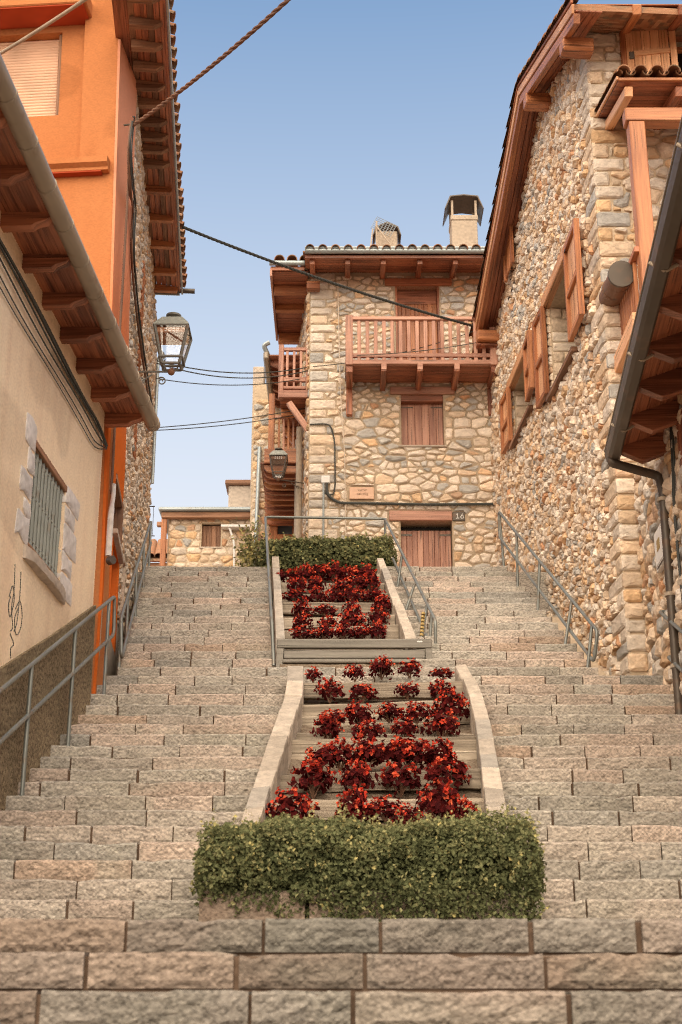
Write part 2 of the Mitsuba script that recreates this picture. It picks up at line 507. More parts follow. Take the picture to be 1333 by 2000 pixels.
# ------------------------------------------------------------------ ground and the flight of steps
RISE = .17
def row_z(n):
    return .13 + RISE * n
def row_y(n):
    if n <= 2:
        return 7.02 + .325 * (n - 2)
    if n == 3:
        return 9.83
    return 10.17 + .338 * (n - 4) if n <= 18 else 15.12 + .2965 * (n - 19)
YS = [row_y(n) for n in range(-4, 39)]; ZS = [row_z(n) for n in range(-4, 39)]
def slope_z(y):
    return float(np.interp(y, YS, ZS))
def yellow_x(y):
    return -2.73 + .052 * (y - 15.06)
def orange_x(y):
    return -2.81 - .081 * (y - 16.2)
def gable_x(y):
    return 3.55 - .0666 * (y - 16.1)

g = setting('ground', 'bare earth under and around the village, out to the horizon')
scene[g] = mikit.ply((np.array([[-300, -60, -1.6], [300, -60, -1.6], [300, 500, -1.6], [-300, 500, -1.6]]), np.array([[0, 1, 2], [0, 2, 3]])), 'soil')
g = setting('plaza_pavement', 'level paved ground at the head of the steps')
scene[g] = mikit.ply(cb((-9, 21.0, 5.9), (9, 60, 6.575), .01), 'granite', uv=cb((-9, 21.0, 5.9), (9, 60, 6.575), .01)[2] * 0 + .4)

def step_block(x0, x1, yf, z0, z1, depth, hue, val, nx, nz, amp):
    """Rough-hewn block: uneven front, worn nosing that catches the light, flat back."""
    X = np.linspace(x0, x1, nx + 1)
    ch = .018
    Z = np.r_[np.linspace(z0, z1 - ch, nz + 1), z1]; nz += 1
    gx, gz = np.meshgrid(X, Z)
    d = (rng.random(gx.shape) - .4) * amp
    d[0] = .010 + rng.random(nx + 1) * .5 * amp
    d[-2] = (rng.random(nx + 1) - .3) * .35 * amp
    d[-1] = d[-2] + .022 + rng.random(nx + 1) * .008
    d[:, 0] = np.maximum(d[:, 0], .012); d[:, -1] = np.maximum(d[:, -1], .012)
    gz = gz.copy()
    wob = (rng.random(nx + 1) - .5) * .010
    chip = rng.random(nx + 1) < .10
    wob[chip] -= .016
    gz[-1] += wob; gz[-2] += wob
    gx = gx + np.pad((rng.random((nz + 1, nx - 1)) - .5) * .35 * (x1 - x0) / nx, ((0, 0), (1, 1)))
    F = []; W = nx + 1
    front = np.stack([gx, yf + d, gz], -1).reshape(-1, 3)
    for j in range(nz):
        for i in range(nx):
            q = [j * W + i, j * W + i + 1, (j + 1) * W + i + 1, (j + 1) * W + i]
            F += [[q[0], q[1], q[2]], [q[0], q[2], q[3]]]
    n = len(front)
    back = np.array([[x0, yf + depth, z1], [x1, yf + depth, z1], [x0, yf + depth, z0], [x1, yf + depth, z0]])
    V = np.vstack([front, back])
    top = [nz * W + i for i in range(W)]
    for i in range(nx):
        F.append([top[i], top[i + 1], n + (0 if i < nx / 2 else 1)])
    F.append([top[nx // 2] if nx % 2 == 0 else top[nx // 2 + 1], n + 1, n])
    for j in range(nz):
        F.append([j * W, (j + 1) * W, n + (2 if j == 0 else 0)])
        F.append([(j + 1) * W + nx, j * W + nx, n + (3 if j == 0 else 1)])
    F.append([W, n, n + 2]); F.append([W + nx, n + 3, n + 1])
    return V, np.array(F), np.tile([hue, val], (len(V), 1))

KL = [(10.2, -.84), (11.1, -.77), (12.89, -.68), (14.75, -.575), (15.36, -.60), (16.2, -.76), (17, -.81), (19.3, -.97), (20.9, -1.07)]
KR = [(10.2, 1.21), (11.23, 1.30), (13.48, 1.44), (14.8, 1.48), (15.46, 1.39), (16.2, .88), (17, .86), (19.4, .73), (20.9, .65)]
def kerb_l(y): return float(np.interp(y, *zip(*KL)))
def kerb_r(y): return float(np.interp(y, *zip(*KR)))

granite_hue = hue_mix([.10, .40, .28, .16, .06])
def flight(rows, label):
    k = setting('stair_flight', label)
    core = []
    for n in rows:
        y, z = row_y(n), row_z(n)
        left = yellow_x(y) if y < 15.6 else orange_x(max(y, 16.0))
        if n >= 22:
            left = -2.60 - .095 * (y - 16.17)
        right = 3.70 if n < 22 else 2.96 - .088 * (y - 16.1)
        spans = [(left, right)] if n < 4 or n in (20, 21, 22) else [(left, kerb_l(y + .1)), (kerb_r(y + .1), right)]
        if n < 4:
            spans = [(-2.75, 2.75)]
        bed = .018 if n < 3 else .004
        for a, b in spans:
            core.append(cb((a, y + .035, z - .5), (b, y + 1.1 if n != 2 else 10.0, z - .014), .002))
            x = a + rng.random() * .1 - .05 * (n < 4)
            x = a
            first = True
            while x < b - .02:
                L = (.42 + .5 * rng.random()) if n < 19 else (.40 + .42 * rng.random())
                if first:
                    L *= .45 + .55 * rng.random(); first = False
                if b - (x + L) < .28:
                    L = b - x
                gap = .008 + .022 * rng.random() ** 2 + (.006 if n < 3 else 0)
                h, v = granite_hue() + (.18 * rng.random() if n < 3 else 0), (.25 + .75 * rng.random()) if n > 3 else (-1.05 + .65 * rng.random())   # the nearest rows get darker values
                nx, nz, amp = (9, 4, .016) if n < 3 else (6, 3, .014) if n < 12 else (4, 2, .012)
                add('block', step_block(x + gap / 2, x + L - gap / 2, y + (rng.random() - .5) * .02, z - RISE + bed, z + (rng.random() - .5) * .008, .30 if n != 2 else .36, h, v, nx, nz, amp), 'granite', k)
                x += L
    add('mortar_bed', join(core), 'mortar_brown', k)
    return k

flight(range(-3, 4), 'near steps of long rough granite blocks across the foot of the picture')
flight(range(4, 22), 'lower flight of granite steps on both sides of the lower flower bed')
flight(range(22, 39), 'upper flight of granite steps climbing to the plaza')
# sloping margin between the steps and the gable wall
g = setting('side_slope', 'narrow rubble slope between the upper steps and the stone gable')
V = []
for y in np.linspace(16.0, 25.3, 12):
    zz = min(slope_z(y), 6.59) - .75
    xr = 2.90 - .088 * (min(y, 20.9) - 16.1)
    V += [[xr, y, zz], [gable_x(y) + .3, y, zz + .12]]
F = []
for i in range(11):
    F += [[2 * i, 2 * i + 1, 2 * i + 3], [2 * i, 2 * i + 3, 2 * i + 2]]
scene[g] = mikit.ply((np.array(V), np.array(F)), 'mortar')

# ------------------------------------------------------------------ the two flower beds
def kerb_run(key, line_out, line_in, dz, n, hang):
    """Kerb stones along the bed's side; line_* = [(y, x, z)]."""
    o, i = np.array(line_out, float), np.array(line_in, float)
    L = np.r_[0, np.cumsum(np.linalg.norm(np.diff(o, axis=0), axis=1))]
    at = lambda a, s: np.array([np.interp(s, L, a[:, k]) for k in (1, 0, 2)])
    core = [cb(tuple(np.minimum(p, q) + [.03, -.05, dz - .4]), tuple(np.maximum(p, q) + [-.03, .05, 0]), .002) for p, q in [(at(o, t) * .5 + at(i, t) * .5 - [.06, 0, 0], at(o, t) * .5 + at(i, t) * .5 + [.06, .1, dz - .11]) for t in np.linspace(.05, L[-1] - .1, 40)]]
    add('kerb_bed', join(core), 'mortar_brown', key)
    cuts = np.linspace(0, L[-1], n + 1); cuts[1:-1] += (rng.random(n - 1) - .5) * .3 * L[-1] / n
    for a, b in zip(cuts, cuts[1:]):
        a, b = a + .013, b - .013
        P = [at(o, a), at(o, b), at(i, b), at(i, a)]
        j = (rng.random() - .5) * .03
        V = []
        c = sum(P) / 4
        for q in P: V.append(q + [0, 0, -hang])
        for q in P: V.append(q + [0, 0, dz + j - .014 - .012 * rng.random()])
        for q in P:
            e = c - q; e[2] = 0
            V.append(q + [0, 0, dz + j] + e / np.linalg.norm(e) * .016)
        F = [[8, 9, 10], [8, 10, 11]]
        for s in (0, 4):
            for m in range(4):
                m2 = (m + 1) % 4
                F += [[s + m, s + m2, s + 4 + m2], [s + m, s + 4 + m2, s + 4 + m]]
        add('kerb_stone', (np.array(V), np.array(F), np.tile([.06 + .16 * rng.random(), .10 + .40 * rng.random()], (12, 1))), 'stone', key)

def ribbon(lines):
    n = len(lines[0]); V = np.vstack(lines); F = []
    for r in range(len(lines) - 1):
        for i in range(n - 1):
            q = [r * n + i, r * n + i + 1, (r + 1) * n + i + 1, (r + 1) * n + i]
            F += [[q[0], q[1], q[2]], [q[0], q[2], q[3]]]
    return V, np.array(F)

def soil_sheet(y0, y1, xl, xr, dz):
    rows = []
    for y in np.linspace(y0, y1, 26):
        x = np.linspace(xl(y), xr(y), 12)
        rows.append(np.c_[x, np.full(12, y), slope_z(y) + dz + (rng.random(12) - .5) * .03])
    return ribbon(rows)

def sleeper(key, x0, x1, y, ztop, h, tilt=0.0, th=.12):
    """Weathered railway sleeper laid across the bed, slightly crooked, ends broken."""
    n = 9
    X = np.linspace(x0, x1, n)
    V, F = [], []
    ks = tid()
    for i, x in enumerate(X):
        t = (i / (n - 1) - .5) * tilt
        jz, jb, jy = (rng.random(3) - .5) * [.014, .016, .014]
        zt, zb = ztop + t + jz, ztop + t - h + jb
        V += [[x, y + jy, zb], [x, y + jy + .004, zt - .012], [x, y + .014, zt], [x, y + th, zt - .004], [x, y + th, zb]]
    m = 5
    for i in range(n - 1):
        for j in range(m):
            q = [i * m + j, (i + 1) * m + j, (i + 1) * m + (j + 1) % m, i * m + (j + 1) % m]
            F += [[q[0], q[1], q[2]], [q[0], q[2], q[3]]]
    for b, fl in ((0, 1), ((n - 1) * m, 0)):
        for j in range(1, m - 1):
            f = [b, b + j, b + j + 1]
            F.append(f if fl else f[::-1])
    V = np.array(V)
    uv = np.stack([V[:, 0] * 1.0 + ks * .7, (V[:, 2] - ztop) + (V[:, 1] - y) + .5 + 8 * ks], 1)
    add('timber_sleeper', (V, np.array(F), uv), 'wood_grey', key)

bed = thing('flower_bed', 'lower terraced flower bed with pale kerbs, grey timber sleepers and red plants', 'flower bed', 'terraced beds in the middle of the steps')
lo = lambda L: [(y, x, slope_z(y)) for y, x in L]
kerb_run(bed, lo([(10.35, -.82), (11.1, -.77), (12.89, -.68), (14.75, -.575), (15.42, -.60)]), lo([(10.35, -.66), (11.19, -.62), (12.89, -.51), (14.75, -.39), (15.42, -.415)]), .2, 11, .3)
kerb_run(bed, lo([(10.35, 1.22), (11.23, 1.30), (13.48, 1.44), (14.8, 1.48), (15.5, 1.39)]), lo([(10.35, 1.08), (11.3, 1.14), (13.44, 1.29), (14.83, 1.34), (15.45, 1.26)]), .2, 11, .3)
add('soil', soil_sheet(10.2, 15.55, lambda y: kerb_l(y) + .08, lambda y: kerb_r(y) - .08, -.12), 'soil', bed, smooth=True)
for y, z, h, t in ((11.85, 1.75, .17, .01), (12.55, 2.09, .17, .05), (13.50, 2.57, .15, .04), (13.46, 2.425, .14, .03), (13.95, 2.70, .13, .0), (14.60, 3.15, .13, .06), (14.57, 3.02, .12, .05), (15.06, 3.47, .17, .02)):
    sleeper(bed, kerb_l(y) + .15, kerb_r(y) - .13, y, z, h, t)
add('bed_core', cb((-.84, 9.45, .4), (1.12, 10.3, .74), .01), 'mortar_brown', bed)
for x0, x1 in ((-.90, -.22), (-.20, .05), (.06, .62), (.64, 1.16)):
    add('front_stone', step_block(x0, x1 - .01, 9.30 + rng.random() * .02, .45, .80, .25, 1.0, -.55 + .3 * rng.random(), 6, 3, .02), 'granite', bed)  # shade on these stones put into their dark colour values
bed2 = thing('flower_bed', 'upper terraced flower bed behind the bench, crowded with red plants', 'flower bed', 'terraced beds in the middle of the steps')
lo2 = lambda L: [(y, x, slope_z(y)) for y, x in L]
kerb_run(bed2, lo2([(16.5, -.78), (19.3, -.965), (20.5, -1.05)]), lo2([(16.5, -.67), (19.3, -.86), (20.5, -.94)]), .2, 6, .3)
kerb_run(bed2, lo2([(16.5, .90), (19.44, .71), (20.5, .64)]), lo2([(16.5, .765), (19.38, .61), (20.5, .54)]), .2, 6, .3)
add('soil', soil_sheet(16.2, 21.0, lambda y: kerb_l(y) + .05, lambda y: kerb_r(y) - .05, -.10), 'soil', bed2, smooth=True)
for y, z, h, t in ((17.18, 4.66, .2, .07), (17.68, 4.94, .14, .05), (18.32, 5.31, .17, -.02), (18.70, 5.55, .12, .02), (19.18, 5.84, .14, .0), (19.9, 6.2, .14, .02)):
    sleeper(bed2, kerb_l(y) + .12, kerb_r(y) - .13, y, z, h, t)

# leaves: folded diamonds
def leaf_cloud(P, N, size, hue, val, aspect=1.6, fold=.25):
    n = len(P)
    a = np.cross(N, rng.normal(size=(n, 3))); a /= np.linalg.norm(a, axis=1, keepdims=True)
    b = np.cross(N, a)
    s = size[:, None]
    A, B, C, D_ = P - a * s * aspect * .5, P + b * s * .5 + N * s * fold, P + a * s * aspect * .5, P - b * s * .5 + N * s * fold
    V = np.stack([A, B, C, D_], 1).reshape(-1, 3)
    i = np.arange(n)[:, None] * 4
    F = np.vstack([i + [0, 1, 2], i + [0, 2, 3]])
    return V, F, np.repeat(np.stack([hue, val], 1), 4, axis=0)

def hedge(label, x0, x1, y0, y1, zb, zt, n, size, lean=0.0, group=None, foot=None, hueoff=0.0):
    k = thing('box_hedge', label, 'hedge', group)
    c = np.array([(x0 + x1) / 2, (y0 + y1) / 2, (zb + zt) / 2]); h = np.array([(x1 - x0) / 2, (y1 - y0) / 2, (zt - zb) / 2])
    d = rng.normal(size=(n, 3)); d[:, 1] -= .55; d[:, 2] += .15
    d /= np.linalg.norm(d, axis=1, keepdims=True)
    e = 3.6
    q = d / (np.abs(d) ** e).sum(1, keepdims=True) ** (1 / e)
    # spread evenly along the length
    m = rng.random(n) < .86
    q[m, 0] = rng.random(m.sum()) * 1.9 - .95
    lump = meshkit.fbm(np.c_[q[:, 0] * h[0] * 3.1 + 5, q[:, 1] * h[1] * 3.1, q[:, 2] * h[2] * 3.1], 3, 4)
    fine_l = meshkit.noise(np.c_[q[:, 0] * h[0] * 11, q[:, 1] * h[1] * 11 + 3, q[:, 2] * h[2] * 11])
    r = .76 + .38 * lump + .18 * (fine_l - .5) - .16 * rng.random(n) ** 2
    P = c + q * h * np.c_[.93 + .07 * r, r, r] + rng.normal(size=(n, 3)) * .012
    edge = np.abs(q[:, 0]) > .8
    if foot:      # here the growth reaches down over the stones
        fx = np.clip(np.minimum(P[:, 0] - foot[0], foot[1] - P[:, 0]) / .18, 0, 1)
        m = (rng.random(n) < .42) & (P[:, 0] > foot[0]) & (P[:, 0] < foot[1]) & (q[:, 1] < -.2) & (q[:, 2] < .1)
        P[m, 1] = y0 - .01 + .12 * rng.random(m.sum())
        P[m, 2] = .47 + .12 * (1 - fx[m]) + (zb + .24 - .47) * rng.random(m.sum()) ** .8 + .06 * meshkit.noise(np.c_[P[m, 0] * 5, P[m, 0] * 0, P[m, 0] * 0])
    P[:, 2] += .10 * (meshkit.noise(np.c_[P[:, 0] * 3.1 + 7, P[:, 1] * 2, P[:, 0] * 0 + 5]) - .5) * np.clip(q[:, 2], 0, 1)
    N = d + rng.normal(size=(n, 3)) * .7 + [0, 0, .35]; N /= np.linalg.norm(N, axis=1, keepdims=True)
    hue = np.clip(.10 + hueoff + .46 * rng.random(n) + .45 * (lump - .5) + .30 * (fine_l - .5) + .24 * np.clip(q[:, 2], 0, 1) + np.where(rng.random(n) < .04, .35, 0), 0, 1)  # light on the top put into colour: paler leaves higher up
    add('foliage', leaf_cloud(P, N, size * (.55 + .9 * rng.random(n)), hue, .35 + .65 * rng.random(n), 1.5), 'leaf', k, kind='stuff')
    tw = []
    for i in range(int(26 * (x1 - x0))):
        x = x0 + .12 + (x1 - x0 - .24) * rng.random(); y = c[1] + (rng.random() - .5) * h[1] * .8
        tw.append(tube([[x, y, zb - .08], [x + rng.normal() * .05, y + rng.normal() * .05, zb + .35 * (zt - zb)], [x + rng.normal() * .12, y + rng.normal() * .12, zb + .8 * (zt - zb)]], [.008, .006, .003], 4))
    # young shoots standing out of the clipped face
    m2 = int(n / 90)
    pick = rng.integers(0, n, m2)
    SP, SN = [], []
    for j in pick:
        dd = d[j] * .5 + [0, 0, .8] + rng.normal(size=3) * .3; dd /= np.linalg.norm(dd)
        L = .05 + .07 * rng.random()
        for t in np.linspace(.3, 1, 5):
            SP.append(P[j] + dd * L * t + rng.normal(size=3) * .006); SN.append(rng.normal(size=3) + d[j])
    SP, SN = np.array(SP), np.array(SN); SN /= np.linalg.norm(SN, axis=1, keepdims=True)
    add('new_shoots', leaf_cloud(SP, SN, size * (.6 + .6 * rng.random(len(SP))), .55 + .4 * rng.random(len(SP)), .6 + .6 * rng.random(len(SP)), 1.5), 'leaf', k, kind='stuff')
    add('stem', join(tw), 'cable_brown', k, kind='stuff')
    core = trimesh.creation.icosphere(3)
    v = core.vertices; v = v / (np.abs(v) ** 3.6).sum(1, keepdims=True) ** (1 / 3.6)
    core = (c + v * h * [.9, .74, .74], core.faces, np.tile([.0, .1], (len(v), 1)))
    add('light_block_core', core, 'leaf', k, smooth=True)  # added dark core inside the leaves to block light
    return k

hedge('long clipped box hedge with dense small leaves at the foot of the lower bed', -.965, 1.33, 9.20, 10.36, .60, 1.30, 44000, .020, group='clipped hedges of the beds', foot=(-.12, 1.27))
hedge('looser grey-green hedge at the top of the upper bed below the stone house', -1.30, .86, 20.75, 21.55, 6.42, 7.16, 13000, .034, group='clipped hedges of the beds', hueoff=.04)
k = thing('yellow_shrub', 'small yellowing climber beside the hedge at the head of the left steps', 'shrub')
P = np.array([-1.42, 21.4, 6.95]) + rng.normal(size=(900, 3)) * [.11, .12, .24]
N = rng.normal(size=(900, 3)) + [0, -.4, .4]; N /= np.linalg.norm(N, axis=1, keepdims=True)
add('foliage', leaf_cloud(P, N, .03 + .02 * rng.random(900), .55 + .45 * rng.random(900), .5 + .5 * rng.random(900)), 'leaf', k, kind='stuff')
add('stem', join([tube([[-1.42 + .03 * i, 21.4, 6.4], [-1.45 + .05 * i, 21.42, 6.9], [-1.44 + .09 * i, 21.4, 7.3]], .008, 5) for i in range(3)]), 'cable_brown', k)

# red bedding plants: a few forms, each plant its own object
def plant_form(seed):
    r = np.random.default_rng(seed)
    global rng
    keep, rng = rng, r
    n = 165
    d = r.normal(size=(n, 3)); d[:, 2] = np.abs(d[:, 2]) * 1.0 - .3; d /= np.linalg.norm(d, axis=1, keepdims=True)
    rad = (.45 + .55 * r.random(n) ** .6)
    P = d * rad[:, None] * [.18, .17, .16] * (1 + .25 * np.sin(3 * np.arctan2(d[:, 1], d[:, 0]) + seed))[:, None] + [0, 0, .05]
    N = d + r.normal(size=(n, 3)) * .5 + [0, 0, .3]; N /= np.linalg.norm(N, axis=1, keepdims=True)
    P[:, 2] += np.where(r.random(n) < .25, .05 * r.random(n), 0)
    leaves = leaf_cloud(P, N, .040 + .025 * r.random(n), .05 + .45 * r.random(n), .3 + .7 * r.random(n), 1.25, .2)
    b = []
    for i in range(27):
        dd = r.normal(size=3); dd[2] = abs(dd[2]) * .9 + .15; dd /= np.linalg.norm(dd)
        c = dd * [.175, .165, .185] * (.85 + .3 * r.random()) + [0, 0, .055]
        m = 5
        PP = c + r.normal(size=(m, 3)) * .012
        NN = dd + r.normal(size=(m, 3)) * .5; NN /= np.linalg.norm(NN, axis=1, keepdims=True)
        b.append(leaf_cloud(PP, NN, .024 + .016 * r.random(m), np.full(m, .58) + .40 * r.random(m), .4 + .6 * r.random(m), 1.1, .3))
    st = join([tube([[0, 0, -.08], dd_ * .5, dd_], [.008, .006, .004], 4) for dd_ in (d[:7] * .14 + [0, 0, .05])])
    rng = keep
    return mikit.ply(leaves[:2], 'petal', uv=leaves[2]), (lambda q: mikit.ply(q[:2], 'petal', uv=q[2]))(join(b)), mikit.ply(st, 'cable_brown')
forms = [plant_form(i) for i in range(10)]
low_plants = [(-.3, 15.14, 3.55, .7), (.15, 15.26, 3.6, .85), (.45, 15.47, 3.71, 1.15), (.77, 15.47, 3.71, 1.1), (1.11, 15.28, 3.62, .8), (-.12, 14.84, 3.31, 1.1), (.23, 14.8, 3.28, 1), (.71, 14.89, 3.33, 1), (1.07, 14.92, 3.36, 1.3), (-.08, 14.11, 2.88, 1.1), (.18, 14.16, 2.91, 1.2), (.49, 14.29, 2.98, 1.2), (.77, 14.26, 2.96, 1.1), (1.14, 14.39, 3.03, 1.3), (-.13, 13.73, 2.68, 1.2), (.26, 13.7, 2.66, 1), (.62, 13.79, 2.71, 1.1), (.99, 13.85, 2.74, 1.2), (-.18, 12.94, 2.27, 1.3), (-.01, 12.97, 2.29, 1.1), (.22, 13, 2.3, 1.25), (.49, 13.06, 2.33, 1.2), (.63, 13, 2.3, 1.3), (.88, 13, 2.3, 1.25), (-.24, 12.39, 1.98, 1.4), (.15, 12.39, 1.98, 1.15), (.52, 12.43, 2, 1.35), (.92, 12.45, 2.02, 1.35), (-.39, 11.52, 1.58, 1.2), (.12, 11.59, 1.6, 1.25), (.37, 11.58, 1.62, 1.05), (.53, 11.44, 1.52, 1), (.8, 11.67, 1.65, 1.3), (.98, 11.46, 1.54, 1.05)]
high_plants = [(-.45, 17.02, 4.53, 1.15), (-.21, 17.02, 4.53, 1), (.02, 17.04, 4.54, 1.1), (.24, 17.04, 4.54, 1), (.45, 17.06, 4.55, 1.15), (-.5, 17.44, 4.78, 1.1), (-.16, 17.47, 4.8, 1), (.15, 17.53, 4.83, 1.1), (.48, 17.63, 4.89, 1.2), (-.51, 17.95, 5.09, 1.1), (-.2, 17.98, 5.1, 1), (.14, 18, 5.12, 1.1), (.55, 18.18, 5.22, 1.2), (-.62, 18.61, 5.48, 1.2), (-.33, 18.52, 5.43, 1.1), (-.08, 18.47, 5.4, 1.2), (.16, 18.54, 5.44, 1.2), (.44, 18.59, 5.47, 1.3), (-.62, 19.02, 5.73, 1.2), (-.35, 19.06, 5.76, 1.2), (-.02, 19.04, 5.74, 1.2), (.19, 19.13, 5.8, 1.3), (.4, 19.11, 5.79, 1.3), (-.73, 19.6, 6.08, 1.3), (-.52, 19.5, 6.03, 1.2), (-.31, 19.75, 6.16, 1.4), (-.11, 19.67, 6.12, 1.3), (.11, 19.6, 6.08, 1.2), (.33, 19.53, 6.05, 1.3)]
ORD = ['first', 'second', 'third', 'fourth', 'fifth', 'sixth', 'seventh']
low_rows = [5, 4, 5, 4, 6, 4, 6]
high_rows = [5, 4, 4, 5, 5, 6]
def plants(L, sizes, where, grp):
    at = 0
    for r, n in enumerate(sizes):
        row = sorted(L[at:at + n]); at += n
        for c, (x, y, z, s) in enumerate(row):
            s = s * (1.12 if L is low_plants and r >= 4 else 1.0)
            f = forms[int(rng.integers(10))]
            k = thing('red_plant', where.format(ORD[c], ORD[r]), 'flower', grp)
            M = T().translate([x, y, z - .05 * s]).rotate([0, 0, 1], float(rng.random() * 360)).scale([s * .74 * (.75 + .5 * rng.random()), s * .66, s * (.50 + .34 * rng.random())])
            for nm, d in zip(('leaves', 'blossoms', 'stem'), f):
                scene[numbered(k + '__' + nm)] = {**d, 'to_world': M}
                if nm != 'stem':
                    labels[k + '__' + nm] = {'kind': 'stuff'}
plants(low_plants, low_rows, 'red bedding plant, {} from the left in the {} row down of the lower bed', 'red plants of the lower bed')
plants(high_plants, high_rows, 'red bedding plant, {} from the left in the {} row up from the bench', 'red plants of the upper bed')

# bench
k = thing('bench', 'long grey slatted wooden bench standing between the two flower beds', 'bench')
Bf = Frame((0, 16.42, 0), (1, 0, 0), (0, 0, 1), (0, 1, 0))
add('slat', fb(Bf, -.76, 1.08, 4.185, 4.295, -.05, -.015, c=.01), 'bench_wood', k, label='top slat with a small white plate')
add('slat', fb(Bf, -.68, 1.00, 4.065, 4.172, -.02, .015, c=.01), 'bench_wood', k)
add('slat', fb(Bf, -.69, 1.01, 4.005, 4.045, -.06, .0, c=.008), 'bench_wood', k)
for i in range(3):
    add('slat', fb(Bf, -.72, 1.04, 4.27, 4.295, .02 + .12 * i, .12 + .12 * i, c=.006), 'bench_wood', k)
for x0, x1, s in ((-.775, -.70, 1), (1.02, 1.095, -1)):
    add('leg', prism([(x0 + .02 * s, 4.18), (x1 + .02 * s, 4.18), (x1 - .0 * s, 3.85), (x0 - .0 * s, 3.85)], -.045, .0, Bf), 'bench_wood', k)
    add('leg', prism([(x0, 4.27), (x1, 4.27), (x1, 3.85), (x0, 3.85)], .36, .42, Bf), 'bench_wood', k)
add('name_plate', fb(Bf, .90, .965, 4.25, 4.268, -.056, -.05, c=.001), 'plastic_white', k)

# ------------------------------------------------------------------ handrails
def rail(label, tops, posts, mat='rail_metal', r=.021):
    k = thing('handrail', label, 'handrail', 'tubular handrails of the steps')
    for pts in tops:
        add('rail_tube', tube(bent(pts, .09), r, 10), mat, k, smooth=40)
    for p0, p1 in posts:
        add('post', tube([p0, p1], r * .95, 10), mat, k, smooth=40)
    return k
def lx(y): return -2.90 + .105 * (y - 13.1)
k = rail('grey tubular handrail in front of the yellow house, two bars', [[(-2.85, 10.2, 1.96), (-2.79, 11.43, 2.56), (-2.577, 15.55, 4.58), (-2.571, 15.6, 4.14), (-2.783, 11.55, 2.164), (-2.85, 10.2, 1.50)]],
     [((-2.745, 12.33, 1.75), (-2.745, 12.33, 3.0)), ((-2.665, 13.82, 2.5), (-2.665, 13.82, 3.73)), ((-2.59, 15.28, 3.3), (-2.59, 15.28, 4.45))])
k = rail('grey tubular handrail along the orange house on the upper left steps', [[(-2.97, 20.9, 7.35), (-2.59, 16.15, 4.48), (-2.55, 16.12, 3.99), (-2.95, 20.9, 7.02)]],
     [((-2.58, 16.15, 3.8), (-2.58, 16.15, 4.45)), ((-2.64, 17.0, 4.2), (-2.655, 17.0, 4.97)), ((-2.74, 18.3, 4.9), (-2.76, 18.3, 5.76)), ((-2.84, 19.6, 5.7), (-2.865, 19.6, 6.54)), ((-2.96, 20.88, 6.4), (-2.96, 20.88, 7.36))])
k = rail('grey tubular handrail in front of the stone gable on the upper right steps', [[(2.46, 20.86, 7.08), (2.46, 20.86, 7.52), (2.98, 16.0, 4.29), (2.93, 16.08, 3.94), (2.46, 20.84, 7.08)]],
     [((2.51, 20.85, 6.5), (2.47, 20.85, 7.5)), ((2.56, 19.75, 5.9), (2.58, 19.75, 6.77)), ((2.65, 18.5, 5.15), (2.715, 18.5, 5.95)), ((2.74, 17.0, 4.3), (2.87, 17.0, 4.95)), ((2.86, 16.2, 3.8), (2.955, 16.2, 4.42))])
k = rail('grey tubular railing around the top of the upper flower bed', [[(-.79, 16.3, 3.95), (-.83, 16.45, 4.55), (-1.22, 21.6, 7.69), (.71, 21.6, 7.66), (1.165, 16.95, 4.68), (1.16, 17.0, 4.24), (1.11, 17.15, 4.42), (.79, 20.6, 6.66)], [(-1.2, 21.6, 7.23), (.72, 21.6, 7.24)]],
     [((-.86, 17.3, 4.5), (-.90, 17.3, 5.08)), ((-.96, 19.0, 5.5), (-1.02, 19.0, 6.12)), ((-1.2, 21.6, 6.5), (-1.21, 21.6, 7.68)), ((.71, 21.58, 6.5), (.71, 21.58, 7.66)), ((1.10, 17.22, 4.4), (1.14, 17.22, 4.84)), ((.98, 17.35, 4.4), (1.10, 17.55, 5.03)), ((.86, 18.5, 5.2), (1.0, 18.5, 5.62)), ((.80, 19.7, 5.8), (.885, 19.7, 6.4))])
ring = []
for i in range(7):
    z = 4.60 + .05 * i
    ring.append(tube([(1.014 + .01 * i / 1.0 * .5, 17.405 + .012 * i, z), (1.022 + .01 * i * .5, 17.415 + .012 * i, z + .028)], .026, 8))
add('tape_band', join(ring), 'brass', k, smooth=30)

# ------------------------------------------------------------------ helpers for buildings
def slab(fr, pg, w0, w1):
    """Polygon (holes allowed) of the frame's plane, extruded from w0 to w1."""
    m = trimesh.creation.extrude_polygon(pg, w1 - w0, engine='earcut')
    V = fr(np.asarray(m.vertices) + [0, 0, w0]); F = np.asarray(m.faces)
    if np.linalg.det(np.stack([fr.u, fr.v, fr.n])) < 0:
        F = F[:, ::-1]
    return V, F

def plank_shutter(fr, key, u0, u1, v0, v1, w, n, mat, frame=None, th=.035, brace=()):
    """Planks side by side, optionally framed; frame-plane rectangle."""
    e = np.linspace(u0, u1, n + 1)
    for a, b in zip(e, e[1:]):
        add('plank', fb(fr, a + .002, b - .002, v0, v1, w, w + th, axis=1, c=.006), mat, key)
    if frame:
        s = frame
        for a, b in ((u0 - .001, u0 + s), (u1 - s, u1 + .001)):
            add('stile', fb(fr, a, b, v0 - .002, v1 + .002, w - .008, w + th + .02, axis=1), mat, key)
        for a, b in ((v0 - .001, v0 + s), (v1 - s, v1 + .001)) + tuple(brace):
            add('rail', fb(fr, u0 + s, u1 - s, a, b, w - .006, w + th + .016, axis=0), mat, key)

Z3 = (0, 0, 1)
